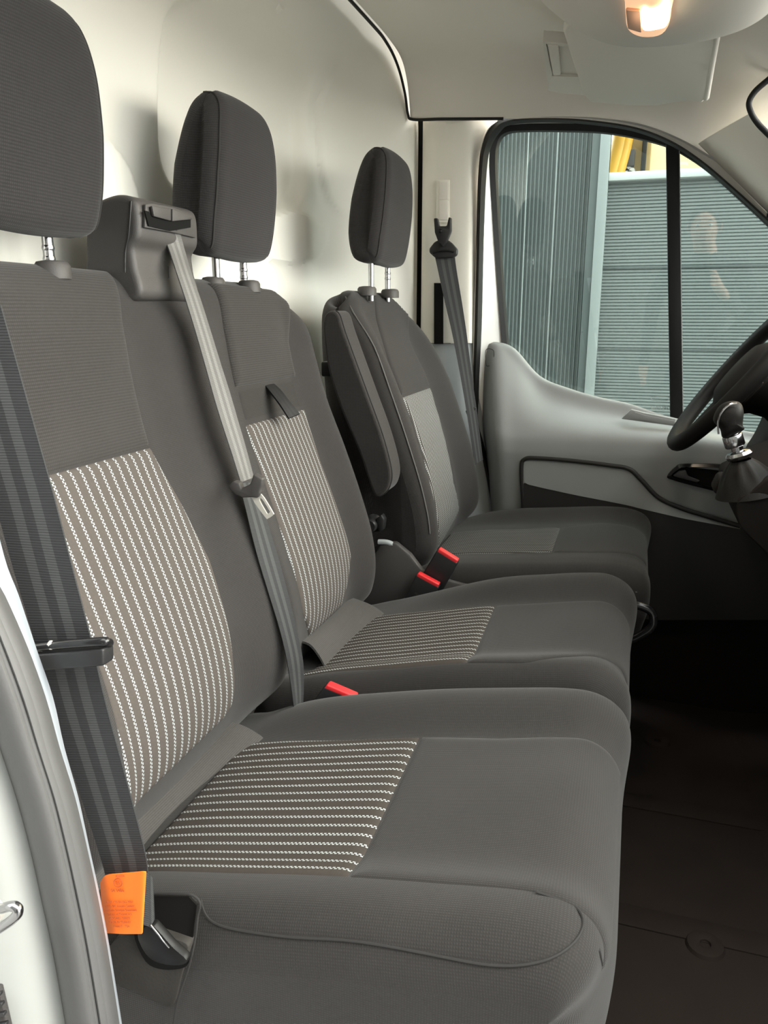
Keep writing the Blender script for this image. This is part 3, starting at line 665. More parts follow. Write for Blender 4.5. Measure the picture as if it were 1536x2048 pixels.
# ================================================================ DRIVER'S SEAT
seat = thing('driver_seat', (-.2, 1.73, -1.0), 'charcoal cloth driver seat with folded armrest and dotted centre panel, beside the door', 'seat')
DP = [(-.435, -.575), (-.410, -.52), (-.398, -.465), (-.408, -.385), (-.438, -.285), (-.480, -.170), (-.513, -.095), (-.551, -.012), (-.575, .030), (-.598, .050), (-.630, .046), (-.650, .0), (-.62, -.2), (-.56, -.43), (-.52, -.585), (-.47, -.60)]
def ddisp(t, y):
    k = sst(.2, 2, t) * (1 - sst(6.2, 8.2, t))
    return k * (.032 * (1 - sst(1.50, 1.615, y)) + .034 * sst(1.845, 1.955, y))
dback = Body(DP, [(0, 1.50), (2, 1.482), (5, 1.485), (6, 1.50), (7, 1.53), (8, 1.565), (9, 1.60), (10, 1.61), (11, 1.55), (12, 1.50), (16, 1.50)], [(0, 1.96), (2, 1.978), (5, 1.975), (6, 1.96), (7, 1.93), (8, 1.895), (9, 1.86), (10, 1.85), (11, 1.90), (12, 1.95), (16, 1.96)], .042, ddisp)
dbo = dback.mesh('backrest', M['bolster'], seat, 70)
eL = dback.hits([(748, 590), (752, 640), (775, 720), (800, 785), (840, 890), (860, 980), (872, 1060), (866, 1110)], .3, 9.2, 1.62)
eR = dback.hits([(815, 610), (832, 680), (850, 745), (862, 780), (905, 880), (932, 960), (943, 1020), (930, 1045)], .3, 9.2, 1.85)
t1_ = .5 * (eL[3][0] + eR[3][0])
dback.patch('upper_panel', M['bolster'], dbo, eL, eR, (t1_, t1_), (8.9, 8.9), puff=.004)
dback.patch('dotted_panel', M['stripe_d'], dbo, eL, eR, (eL[-1][0], eR[-1][0]), (t1_, t1_), lo=-.006, puff=.003, nv=60)
ln = dback.hits([(727, 583), (712, 620), (722, 690), (752, 790), (790, 880), (825, 980), (842, 1050), (840, 1090), (825, 1118)], .3, 9.2, 1.5)
tt = [a for a, b in ln]
yb = np.interp(tt, [a for a, b in dback.y0], [b for a, b in dback.y0]) + .010
dback.line('side_stitching', sorted(zip(tt, yb)), .0016, M['stitch'], dbo, .001)
# dashes of the stitch
pts, _ = dback.surf(np.linspace(1.0, 8.4, 120), np.interp(np.linspace(1.0, 8.4, 120), [a for a, b in dback.y0], [b for a, b in dback.y0]) + .016, .0008)
DCP = [(-.46, -.545), (-.40, -.524), (-.33, -.510), (-.24, -.500), (-.14, -.490), (-.05, -.481), (.010, -.482), (.045, -.497), (.058, -.530), (.055, -.58), (.030, -.63), (-.05, -.645), (-.30, -.645), (-.44, -.635), (-.48, -.59)]
def dcd(t, y): return (.020 * bump(1.84, 2.02, y) * sst(.5, 3, t) + .008 * bump(1.44, 1.61, y)) * (1 - sst(6.5, 9, t))
dc = Body(DCP, 1.47, 1.975, .035, dcd); CUR = seat
dco = dc.mesh('cushion', M['seat'], seat, 60)
fR = dc.hits([(925, 1064), (1020, 1060), (1122, 1056), (1200, 1046), (1260, 1040)], .3, 7.5, 1.85)
fL = dc.hits([(885, 1112), (1000, 1108), (1105, 1105), (1180, 1106), (1270, 1112)], .3, 7.5, 1.6)
dc.patch('striped_panel', M['stripe_ds'], dco, fL, fR, (.9, .9), (fL[2][0], fR[2][0]), lo=-.002, hi=.003)
dc.patch('front_panel', M['seat'], dco, fL, fR, (fL[2][0], fR[2][0]), (7.4, 7.4), lo=-.0015, hi=.002)
sp = [P(a, b, 1.478) for a, b in [(925, 1138), (1000, 1132), (1110, 1128), (1200, 1130), (1280, 1127)]]
tube('cushion_stitching', [(a, 1.4735, b) for a, b in [(-.38, -.545), (-.25, -.53), (-.12, -.518), (.0, -.512), (.035, -.515)]], .0016, M['stitch'], dco, 6)
headrest(seat, 1.740, .082, .020, hw=(.116, .112, .090), posts=(-.075, .045), pz=.03)
collar(dbo, 734, 580, 1.665, .018); collar(dbo, 780, 585, 1.785, .018)
# seat side and base
prism('side_cover', [P(a, b, 1.462) for a, b in [(760, 1090), (790, 1085), (820, 1110), (850, 1150), (930, 1170), (1000, 1180), (1000, 1300), (690, 1300), (700, 1190)]], (0, .02, 0), M['charcoal'], seat, .006)
tube('side_cover_rim', [P(a, b, 1.468) for a, b in [(757, 1084), (778, 1086), (795, 1098), (815, 1122), (838, 1145), (850, 1152)]], .006, M['lowerpillar'], seat, 8)
box('seat_base', (-.42, 1.53, -1.0), (-.02, 1.94, -.64), M['black'], seat, .01)
tube('lift_handle', [P(a, b, 1.44) for a, b in [(1240, 1218), (1268, 1210), (1300, 1221), (1307, 1240), (1300, 1258), (1268, 1277), (1240, 1285)]], .008, M['gloss'], seat, 8)
lathe('recline_knob', [(.001, .03), (.012, .03), (.014, .025), (.014, .008), (.02, 0)], P(748, 1046, 1.475), (0, -1, .0), M['black'], seat, 16)
prism('recline_latch', [P(a, b, 1.455) for a, b in [(752, 1038), (762, 1030), (768, 1040), (766, 1060), (758, 1066)]], (0, .02, 0), M['black'], seat, .002)
# armrest folded up
ax_ = [P(a, b, 1.425) for a, b in [(800, 955), (798, 978), (780, 992), (755, 1000), (738, 975), (700, 880), (668, 760), (650, 680), (646, 640), (655, 624), (672, 622), (690, 632)]]
ap = [(p[0], p[2]) for p in ax_] 
AP = [P(a, b, 1.405)[[0, 2]] for a, b in [(750, 992), (738, 966), (718, 906), (680, 815), (655, 735), (646, 665), (648, 634), (660, 622), (676, 628), (690, 669), (730, 779), (763, 870), (781, 940), (778, 972), (766, 988)]]
arm = Body([tuple(p) for p in AP], 1.405, 1.473, .006, None, 6)
armo = arm.mesh('armrest', M['bolster'], seat, 8)
tt = np.linspace(7.6, 14.6, 30)
arm.line('armrest_piping', [(t, 1.411) for t in tt], .0014, M['seamdark'], armo, .0006, 2)
box('armrest_pivot', (-.60, 1.45, -.12), (-.57, 1.52, -.09), M['black'], seat, .004)

# ================================================================ BELTS AND BUCKLES
def tongue(parent, pts_body, Y, pts_metal, hole, mat):
    prism('latch_grip', [P(a, b, Y) for a, b in pts_body], (0, .012, 0), mat, parent, .003, 3)
    A = crm([P(a, b, Y + .005) for a, b in pts_metal], 3, True); B = crm([P(a, b, Y + .005) for a, b in hole], 3, True)
    sheet('latch_plate', np.stack([np.vstack([A, A[:1]]), np.vstack([B, B[:1]])], 1), M['steel'], parent, .002)
cb = thing('seat_belt', P(350, 470, .94), 'grey seat belt hanging from the reel housing down the middle of the passenger bench', 'seat belt')
def bench_y(px, py):                          # where the line of sight meets the bench back
    return back.hit(px, py, .3, 10.8, .95)[1]
_by = [455, 500, 545, 590, 650, 700, 780, 850, 910, 960, 1030, 1100, 1180, 1250, 1320, 1380, 1430]
_bx = [338, 350, 364, 384, 405, 422, 450, 475, 492, 500, 515, 536, 560, 580, 592, 596, 598]
_bv = [float(PX(a, b, -.600)[1]) - .006 if b < 530 else min(.930, bench_y(a, b) - .03) for a, b in zip(_bx, _by)]
YB = lambda y: np.interp(y, _by, _bv)
def by(pts, dy=0): return [P(a, b, YB(b) + dy) for a, b in pts]
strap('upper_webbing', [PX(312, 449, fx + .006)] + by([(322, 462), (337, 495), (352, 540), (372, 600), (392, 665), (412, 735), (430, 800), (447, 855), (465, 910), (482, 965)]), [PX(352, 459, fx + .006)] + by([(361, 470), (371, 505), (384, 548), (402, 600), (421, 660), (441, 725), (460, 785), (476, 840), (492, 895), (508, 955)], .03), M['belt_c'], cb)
strap('lower_webbing', by([(478, 965), (492, 1020), (513, 1105), (537, 1185), (557, 1250), (572, 1310), (582, 1370), (590, 1430)], .006), by([(508, 965), (530, 1030), (555, 1110), (577, 1190), (594, 1260), (606, 1320), (608, 1370), (606, 1420)], .034), M['belt'], cb)
tongue(cb, [(457, 970), (466, 962), (478, 966), (482, 978), (500, 968), (506, 948), (516, 953), (525, 958), (523, 972), (520, 980), (520, 987), (514, 997), (503, 995), (485, 996), (470, 990), (458, 978)], YB(970) - .022, [(503, 994), (520, 986), (545, 1024), (546, 1030), (536, 1037), (530, 1034)], [(519, 1001), (524, 998), (539, 1022), (539, 1025), (535, 1028), (533, 1026)], M['charcoal'])
nb = thing('seat_belt', P(250, 1800, .47), 'black seat belt with orange label beside the near door pillar', 'seat belt')
YN = .468
strap('webbing', [P(a, b, YN) for a, b in [(-130, 609), (-30, 942), (-12, 1000), (24, 1130), (65, 1270), (97, 1400), (150, 1560), (196, 1700), (212, 1760), (222, 1840)]], [P(a, b, YN + .006) for a, b in [(0, 609), (93, 942), (109, 1000), (145, 1140), (179, 1270), (209, 1400), (252, 1560), (288, 1700), (296, 1760), (300, 1840)]], M['belt'], nb)
tube('latch_loop', [P(40, 1298, .455), P(120, 1289, .452), P(200, 1283, .452), P(213, 1284, .455), P(210, 1287, .462), P(120, 1292, .463), P(40, 1300, .463)], .0036, M['gloss'], nb, 12)
prism('latch_block', [P(a, b, .450) for a, b in [(70, 1309), (205, 1298), (207, 1333), (80, 1343)]], (0, .014, 0), M['black'], nb, .0022, 3)
lathe('latch_stud', [(.001, .003), (.003, .0025), (.004, 0)], P(104, 1290, .452), (0, -1, 0), M['steel'], nb, 12)
# orange label folded over the webbing
TY = .452
gx = [(200, 1766, 207, 1866), (210, 1752, 226, 1867), (240, 1748, 245, 1868), (265, 1746, 262, 1868), (284, 1744, 281, 1868), (291, 1745, 284, 1867)]
G = []
for v in np.linspace(0, 1, 8): G.append([P(a + (c - a) * v, b + (d - b) * v, TY + (.006 if k == 0 else .001 if k in (1, 5) else 0)) for k, (a, b, c, d) in enumerate(gx)])
lab = sheet('label_tag', refine(G, 4), M['orange'], nb, .0012)
tx = lambda s, x, y, sz, nm='label_text': text(nm, s, P(x, y, TY - .0012), P(300, 1744, TY) - P(200, 1747, TY), (0, 0, 1), sz, M['ink'], lab, .0001)
tx('Autoliv', 240, 1751.5, .0032)
tube('label_ring', [P(236 + 8.5 * math.cos(a), 1765.5 + 8.5 * math.sin(a) , TY - .001) for a in np.linspace(0, 2 * math.pi, 17)[:-1]], .00035, M['ink'], lab, 5, True, 2)
tx('E1', 236, 1765.5, .0046); tx('04 1486', 235, 1781, .0042)
for k, s_ in enumerate(['BAM / TS EN ISO 9001', 'MFG. BY Autoliv-Cankor', 'Otomotiv Emniyet Sistemleri', 'Sanayi ve Ticaret A.S', 'KOCAELI GEBZE', 'MADE IN TURKEY', 'PA6617   T24']):
    tx(s_, 240 + (3 if k == 6 else 0), 1804 + k * 8.1, .0030)
sheet('label_fold', refine([[P(287, y, .454), P(297, y + 3, .458), P(305 + (y - 1745) * .04, y + 12, .468)] for y in (1746, 1780, 1815, 1850)], 3), M['belt'], nb, .001)
prism('anchor_plate', [P(a, b, .462) for a, b in crm([(274, 1868), (300, 1850), (316, 1862), (345, 1895), (374, 1922), (358, 1932), (318, 1928), (290, 1908)], 3, True)], (0, .008, 0), M['anchor'], nb, .002)
tube('anchor_wire', [P(302, 1850, .460), P(316, 1868, .458), P(326, 1881, .458), P(338, 1895, .460)], .0008, M['chrome'], nb, 8)

db = thing('seat_belt', P(890, 480, 2.0), 'dark grey seat belt hanging on the pale pillar beside the driver seat', 'seat belt')
strap('webbing', [P(a, b, 1.985 + (b - 510) * -.0001) for a, b in [(869, 508), (876, 540), (889, 600), (903, 660), (915, 720), (926, 780), (936, 840), (950, 930)]], [P(a, b, 2.0 + (b - 510) * -.0001) for a, b in [(909, 508), (914, 545), (924, 605), (933, 665), (940, 720), (948, 780), (955, 830), (966, 920)]], M['belt'], db)
prism('anchor_guide', [P(a, b, 1.978) for a, b in [(858, 505), (858, 497), (868, 484), (880, 478), (893, 478), (904, 486), (915, 499), (914, 510), (906, 516), (870, 516)]], (0, .012, 0), M['black'], db, .004, 3)
prism('anchor_arm', [P(a, b, 1.968) for a, b in [(867, 436), (875, 436), (878, 452), (893, 452), (897, 434), (902, 435), (902, 462), (895, 480), (886, 494), (876, 484), (869, 465)]], (0, .014, 0), M['black'], db, .003)
lathe('guide_pin', [(.001, .003), (.004, .002), (.005, 0)], P(881, 462, 1.966), (0, -1, 0), M['gloss'], db, 12)
tube('guide_slot', [P(866, 506, 1.975), P(880, 502, 1.974), P(896, 501, 1.974), P(908, 504, 1.975)], .0025, M['gloss'], db, 8)
prism('belt_clip', [P(a, b, 1.965) for a, b in [(930, 822), (946, 812), (953, 816), (947, 830), (936, 836)]], (0, .012, 0), M['black'], db, .003)

def buckle(label, top_l, top_r, bot_l, bot_r, Y, hasmark=False, notch=False):
    t = thing('belt_buckle', P(*bot_l, Y), label, 'buckle', 'seat belt buckles')
    A, B, C, D = [P(*p, Y) for p in (top_l, top_r, bot_r, bot_l)]
    down = (D - A) / np.linalg.norm(D - A); ac = (B - A) / np.linalg.norm(B - A)
    nrm = np.cross(ac, down); nrm = nrm if nrm[1] > 0 else -nrm
    prism('housing', [A + down * .006, B + down * .006, C, D], nrm * .020, M['black'], t, .003, 3)
    prism('release_button', [A + ac * .002, B - ac * .002, B - ac * .002 + down * .009, A + ac * .002 + down * .009], nrm * .016 + 0, M['red'], t, .0025, 3)
    return t, A, B, down, ac, nrm
b1 = buckle('red-topped black buckle in the gap between the two passenger cushions', (651, 1368), (714, 1395), (600, 1440), (650, 1470), .968)
b2 = buckle('lower red-topped black buckle standing between bench and driver seat', (834, 1145), (880, 1170), (800, 1212), (838, 1245), 1.435)
b3 = buckle('upper red-topped black buckle leaning against the driver cushion', (876, 1096), (918, 1122), (838, 1160), (880, 1190), 1.455)
for k, s_ in enumerate(['PRESS', 'E4']):
    text('buckle_mark', s_, P(836, 1190 + k * 12, 1.4325), b2[4], -b2[3], .006, M['charcoal'], b2[0], .0001)

# ================================================================ ROOF FITTINGS
vis = thing('sun_visor', P(1280, 130, 1.7), 'beige sun visor folded flat against the roof behind the lamp', 'sun visor')
VS = [(1125, 62), (1135, 45), (1438, 50), (1440, 64), (1424, 130), (1413, 195), (1405, 208), (1380, 203), (1345, 207), (1315, 213), (1270, 213), (1180, 206), (1166, 190)]
VY = lambda y: np.interp(y, [30, 215], [1.46, 1.86])
vp = [P(a, b, VY(b)) for a, b in VS]
prism('visor_flap', vp, (0, 0.01, .022), M['visor'], vis, .006, 3)
tube('visor_edge', [P(a, b, VY(b)) + (0, 0, .004) for a, b in [(1436, 60), (1424, 128), (1412, 200)]], .006, M['visor'], vis, 8)
trayt = thing('grab_handle', P(1125, 140, 1.9), 'beige moulded roof handle with recess, left of the sun visor', 'handle')
ho2 = [(1087, 92), (1092, 84), (1140, 88), (1190, 95), (1190, 184), (1105, 183), (1096, 170)]
hi2 = [(1093, 92), (1096, 89), (1138, 94), (1180, 100), (1180, 150), (1110, 152), (1104, 146)]
HY = lambda y: np.interp(y, [80, 190], [1.66, 1.88])
Aq = crm([P(a, b, HY(b)) for a, b in ho2], 3, True); Bq = crm([P(a, b, HY(b) + .005) for a, b in hi2], 3, True)
sheet('handle_surround', np.stack([np.vstack([Aq, Aq[:1]]), np.vstack([Bq, Bq[:1]])], 1), M['visor'], trayt, .02, (0, .1, 1))
sheet('handle_well', np.array([[P(a, b, HY(b) + .02) for a, b in ((1088, 86), (1110, 88), (1190, 92))], [P(a, b, HY(b) + .02) for a, b in ((1100, 156), (1112, 156), (1190, 156))]]), M['liner'], trayt, .01, (0, .1, 1))
prism('handle_leg', [P(a, b, HY(b) - .002) for a, b in [(1095, 90), (1117, 92), (1122, 151), (1106, 152)]], (0, .005, .012), M['visor'], trayt, .003)
con = thing('overhead_console', P(1300, 40, 1.35), 'beige overhead console under the roof holding the lit lamp', 'console')
G = []
for yv, dz_ in ((1.44, 0), (1.38, -.015), (1.30, -.02), (1.15, -.01), (1.0, .0), (.97, .03), (.96, .07)):
    G.append([(-.215, yv - .03, .50 + dz_), (-.175, yv - .01, .463 + dz_), (-.12, yv, .425 + dz_), (-.06, yv + .012, .405 + dz_), (.02, yv + .015, .400 + dz_), (.09, yv + .008, .404 + dz_), (.14, yv, .42 + dz_), (.18, yv - .02, .455 + dz_)])
G = [[(x, y, z + .019) for x, y, z in r] for r in G]
G = [[(x, y + .05, z + .075) for x, y, z in G[0]], [(x, y + .018, z + .02) for x, y, z in G[0]]] + G
CG = refine(G, 8)
sheet('console_shell', CG, M['visor'], con, .006, (0, 0, 1))
CGp = CG.reshape(-1, 3); _d = CGp @ F_; CGx = 768 + FPX * (CGp @ R_) / _d; CGy = 1024 - FPX * (CGp @ U_) / _d
def on_console(px, py, o=0.0):
    k = np.hypot(CGx - px, CGy - py); i = np.argsort(k)[:4]; i = i[np.argmin(_d[i])]; return ray(px, py) * (_d[i] / (ray(px, py) @ F_) - o)
lathe('console_screw', [(.001, .002), (.005, .002), (.006, 0)], P(1232, 67, 1.425), (0, -.5, -1), M['charcoal'], con, 14)
lamp = thing('interior_lamp', P(1300, 30, 1.32), 'lit interior lamp glowing warm white on the overhead console', 'lamp')
LYv = 1.345
lo_ = [(1250, 0), (1252, 30), (1256, 55), (1275, 68), (1300, 71), (1325, 64), (1338, 45), (1343, 15), (1342, -25), (1250, -25)]
_l0 = on_console(1296, 66); _l1 = on_console(1296, 5)
LP = lambda a, b, o=0: P(a, b, np.interp(b, [-30, 5, 66, 80], [_l1[1] + (_l1[1] - _l0[1]) * .57, _l1[1], _l0[1], _l0[1] + .01])) * (1 - .002 - o * .7)
M['lens'] = emis('lit_lens', (1.0, .62, .30), 3.0)
M['lensdim'] = emis('amber_lens_edge', (1.0, .60, .36), .20)
M['bulb'] = emis('bulb_glow', (1.0, .86, .58), 1.6)
prism('lamp_rim', [LP(a, b, -.003) for a, b in crm(lo_, 3, True)], (0, -.005, -.004), M['lensdim'], lamp, .003)
prism('lamp_lens', [LP(a, b, .012) for a, b in crm([(1285, 12), (1300, 16), (1318, 12), (1335, -5), (1340, 20), (1334, 45), (1318, 52), (1290, 55), (1283, 40)], 3, True)], (0, -.006, -.006), M['bulb'], lamp, .002)
prism('lamp_switch', [LP(a, b, .012) for a, b in [(1252, 14), (1281, 16), (1284, 60), (1256, 52)]], (0, -.006, -.006), plain('lamp_switch_plastic', (.50, .30, .20), .5), lamp, .002)
prism('switch_symbol', [LP(a, b, .0195) for a, b in [(1259, 21), (1276, 23), (1277, 35), (1260, 33)]], (0, -.001, -.001), plain('switch_print', (.34, .19, .13), .6), lamp)
prism('switch_symbol', [LP(a, b, .0195) for a, b in [(1261, 38), (1277, 40), (1279, 54), (1263, 50)]], (0, -.001, -.001), bpy.data.materials['switch_print'], lamp)
ld = bpy.data.lights.new('lamp_light', 'SPOT'); ld.energy = 1.2; ld.color = (1, .80, .58); ld.shadow_soft_size = .05; ld.spot_size = math.radians(172); ld.spot_blend = .5
lo = bpy.data.objects.new('lamp_light', ld); COL.objects.link(lo); lo.parent = lamp
lo.rotation_euler = Vector((-.62, .05, -.80)).to_track_quat('-Z', 'Y').to_euler()
lo.location = Vector(LP(1305, 35, .05) + (0, 0, CZ - .012) - LOC[lamp.name])

# ================================================================ DASHBOARD, WHEEL, GEAR LEVER
dashb = thing('dashboard', (.45, 1.4, -1.0), 'dark brown dashboard and lower console at the right edge', 'dashboard')
dp = [(.235, -.37), (.245, -.33), (.275, -.27), (.295, -.20), (.305, -.13), (.34, -.075), (.46, -.035), (.66, -.025), (.80, -.04), (.91, -.10), (.95, -.22), (.95, -.40), (.91, -.54), (.80, -.61), (.66, -.63), (.53, -.61), (.41, -.56), (.31, -.48), (.25, -.42)]
Body(dp, 1.10, 1.99, .02, None, 8).mesh('dash_shell', M['dash'], dashb, 20)
kp = [P(a, b, 1.28) for a, b in [(1475, 1000), (1500, 985), (1560, 950), (1700, 950), (1700, 1250), (1560, 1130), (1500, 1075), (1476, 1045)]]
prism('console_shroud', [tuple(p) for p in crm([p for p in kp], 3, True)], (0, .3, 0), M['dash'], dashb, .012, 3)
# kick panel with speaker and footwell
kick = prism('kick_panel', [PG(a, b, .135) for a, b in [(1230, 1090), (1330, 1030), (1480, 1058), (1700, 1090), (1700, 1500), (1200, 1500)]], NG * .02, M['dash'], dashb, .004)
tube('speaker_ring', [PG(a, b, .137) for a, b in [(1400, 1075), (1440, 1070), (1490, 1080), (1505, 1110), (1490, 1160), (1450, 1190), (1390, 1185), (1370, 1150), (1375, 1100)]], .003, M['dash'], dashb, 6, True)
fw = [(.30, -1.0), (.42, -.985), (.60, -.80), (.75, -.62), (.80, -.60), (.80, -1.05), (.3, -1.05)]
prism('footwell_panel', [(a, .45, b) for a, b in fw], (0, 1.6, 0), M['floor'], dashb, .004)
prism('windscreen_cowl', [(.80, .2, -.10), (1.45, .2, -.25), (1.45, 2.1, -.25), (.80, 2.1, -.10)], (0, 0, -.03), M['dash'], dashb, .004)
prism('firewall', [(.95, .2, -.25), (1.0, .2, -.25), (1.0, .2, -1.05), (.95, .2, -1.05)], (0, 1.9, 0), M['dash'], dashb, .004)
# windscreen
wsn = struct(prism('window_3', [(.30, .25, .445), (.30, 1.86, .43), (1.35, 2.0, -.24), (1.35, .2, -.24)], (.004, 0, .006), M['ws'], None, 0, 1, False), 'sloping windscreen at the right edge')
tube('windscreen_seal', [PG(1560, 140, .19), PG(1536, 160, .19), PG(1510, 183, .19), PG(1498, 205, .19), PG(1502, 225, .19), PG(1515, 246, .18), PG(1536, 268, .18), PG(1600, 330, .18)], .006, M['rubber'], wsn, 8)
# steering wheel
ta = math.radians(37); bd = np.array([math.sin(ta), 0, math.cos(ta)]); axw = np.array([-math.cos(ta), 0, math.sin(ta)])
wheel_b = P(1350, 884, 1.74); wc = wheel_b + bd * .186
sw = thing('steering_wheel', wc, 'black leather steering wheel at the right edge above the gear lever', 'steering wheel')
tube('rim', [wc + .186 * (bd * math.cos(a) + np.array([0, 1, 0]) * math.sin(a)) for a in np.linspace(0, 2 * math.pi, 33)[:-1]], .0165, M['leather'], sw, 14, True, 3)
lathe('hub', [(.001, .035), (.06, .032), (.078, .018), (.08, -.02), (.05, -.05), (.03, -.10)], wc - axw * .02, axw, M['dash'], sw, 24)
for a in (math.radians(95), math.radians(-95), math.radians(180)):
    d = bd * math.cos(a) + np.array([0, 1, 0]) * math.sin(a); s_ = np.cross(d, axw)
    obox('spoke', wc + d * .125 - axw * .012, d, s_, axw, (.12, .05, .018), M['dash'], sw, .006)
tube('steering_column', [wc - axw * .05, wc - axw * .30], [.035, .06], M['dash'], dashb, 14, False, 1)
# gear lever
gl = thing('gear_lever', P(1475, 985, 1.33), 'gear lever with black knob, chrome collar and leather boot', 'gear lever')
GY = 1.33
g0 = P(1500, 965, GY); g1 = P(1455, 820, GY); gd = (g1 - g0) / np.linalg.norm(g1 - g0)
kb = P(1467, 872, GY)
s_ = FPX / np.linalg.norm(kb)
KP = [(1426, 840), (1436, 815), (1455, 803), (1478, 804), (1487, 820), (1485, 848), (1488, 858), (1470, 868), (1446, 876), (1440, 858)]
G = []
kn = []
cen = np.mean([P(a, b, GY) for a, b in KP], 0)
for o_, sc_ in ((-.026, .35), (-.022, .72), (-.012, .94), (0, 1), (.012, .94), (.022, .72), (.026, .35)):
    kn.append([cen + (p - cen) * sc_ + np.array([0, o_, 0]) for p in crm([P(a, b, GY) for a, b in KP], 4, True)])
kn = np.array(kn); n_, m_ = kn.shape[:2]
mk('knob', kn.reshape(-1, 3), grid_faces(n_, m_, True) + [tuple(range(m_)), tuple((n_ - 1) * m_ + j for j in range(m_))], M['leather'], gl)
tube('knob_ring', [P(a, b, GY - .022) for a, b in [(1437, 868), (1436, 845), (1443, 825), (1458, 810), (1474, 806)]], .0016, M['chrome'], gl, 6)
lathe('collar', [(.014, 0), (.0155, .002), (.0155, .018), (.014, .020)], P(1471, 893, GY), gd, M['chrome'], gl)
lathe('shaft', [(.009, 0), (.009, .06)], P(1482, 922, GY), gd, M['chrome'], gl)
lathe('boot_ring', [(.012, -.004), (.019, 0), (.021, .005), (.018, .010), (.011, .012)], P(1480, 915, GY), gd, M['chrome'], gl)
bb = P(1502, 985, GY) ; bt = P(1482, 920, GY)
V = []; 
for k in range(9):
    t = k / 8.; c = bt + (bb - bt) * t; rad = .016 + .040 * t ** .8
    for j in range(40):
        a = 2 * math.pi * j / 40; rr_ = rad * (1 + .07 * math.sin(9 * a) * math.sin(math.pi * min(1, t + .25)))
        V.append(c + rr_ * (np.array([.93, 0, .25]) * math.cos(a) + np.array([0, 1, 0]) * math.sin(a)))
mk('boot', V, grid_faces(9, 40, True), M['leather'], gl)
prism('lever_base', [P(a, b, GY + .04) for a, b in [(1425, 985), (1440, 955), (1536, 960), (1536, 1000), (1490, 1000), (1450, 998)]], (0, .06, 0), M['dash'], gl, .006)

# ================================================================ OUTSIDE
struct(box('sky_block_wall', (-11, -4.4, -1.62), (5, -4.0, 4.6), plain('dark_block_cladding', (.10, .105, .10), .8, 0, .2, 0, 0, .3), None, .02), 'dark unseen wall added behind the photographer to hold back sky light')  # unseen wall, added to cut sky light on the near pillar and glass
M['wallv'] = plain('grey_green_cladding', (.068, .083, .081), .5, 0, .4, 0, 0, .08)
M['wallh'] = plain('grey_green_shutter', (.130, .152, .147), .5, 0, .4, 0, 0, .06)
M['alu'] = plain('pale_aluminium', (.22, .25, .245), .4, .2)
M['wframe'] = plain('white_window_frame', (.42, .45, .44), .4)
M['yellow'] = emis('lit_yellow_room', (.85, .62, .33), .24)
M['amber'] = plain('amber_hose', (.75, .40, .03), .4)
M['tan'] = plain('tan_panel', (.48, .33, .14), .7)
M['ground'] = plain('grey_paving', (.22, .22, .21), .9, 0, .2, .3, 60, .15)
struct(box('ground', (-14, -12, -1.72), (16, 14, -1.62), M['ground'], None, 0, 1), 'grey paving outside the van')
FY = 5.4
bl = thing('garage_building', (0, FY + .2, -1.62), 'grey-green ribbed garage building outside the driver window', 'building')
xa = PX  # shorthand kept simple below
def FX(px, py): return P(px, py, FY)
x0 = FX(900, 500)[0]; x1 = FX(1172, 500)[0]; x2 = FX(1188, 500)[0]; x3 = FX(1208, 500)[0]
# vertical ribbed cladding: one folded sheet
pitch = .026; xsr = []; ysr = []
x = x0 - 2.0
while x < x1:
    xsr += [x, x + pitch * .35, x + pitch * .5, x + pitch * .85]; ysr += [FY, FY, FY + .012, FY + .012]; x += pitch
G = np.array([[(a, b, z) for a, b in zip(xsr, ysr)] for z in (-1.62, 3.5)])
o = sheet('ribbed_cladding', G, M['wallv'], bl, .02); o['kind'] = 'stuff'
for px in (1052, 1110):
    c = FX(px, 400)[0]; box('cladding_joint', (c - .004, FY - .006, -1.62), (c + .004, FY + .01, 3.5), M['alu'], bl, .001)
box('corner_post', (x1, FY - .05, -1.62), (x2, FY + .05, 3.5), M['wallv'], bl, .004)
box('aluminium_post', (x2, FY - .07, -1.62), (x3, FY + .05, 3.5), M['alu'], bl, .004)
zt = FX(1280, 362)[2]
# shutter: fine horizontal ribs folded in one sheet
zs = []; ysr = []; z = -1.62; p2 = .0205
while z < zt:
    zs += [z, z + p2 * .6, z + p2 * .72, z + p2 * .95]; ysr += [FY, FY, FY + .010, FY + .010]; z += p2
G = np.array([[(a, b, z) for a in (x3, x3 + 7.0)] for z, b in zip(zs, ysr)])
o = sheet('ribbed_shutter', G, M['wallh'], bl, .02); o['kind'] = 'stuff'
zj = FX(1350, 534)[2]
box('shutter_joint', (x3, FY - .008, zj - .008), (x3 + 7, FY + .01, zj + .008), M['wallv'], bl, .002)
zj = FX(1350, 700)[2]
box('shutter_joint', (x3, FY - .003, zj - .004), (x3 + 7, FY + .01, zj + .004), M['wallv'], bl, .002)
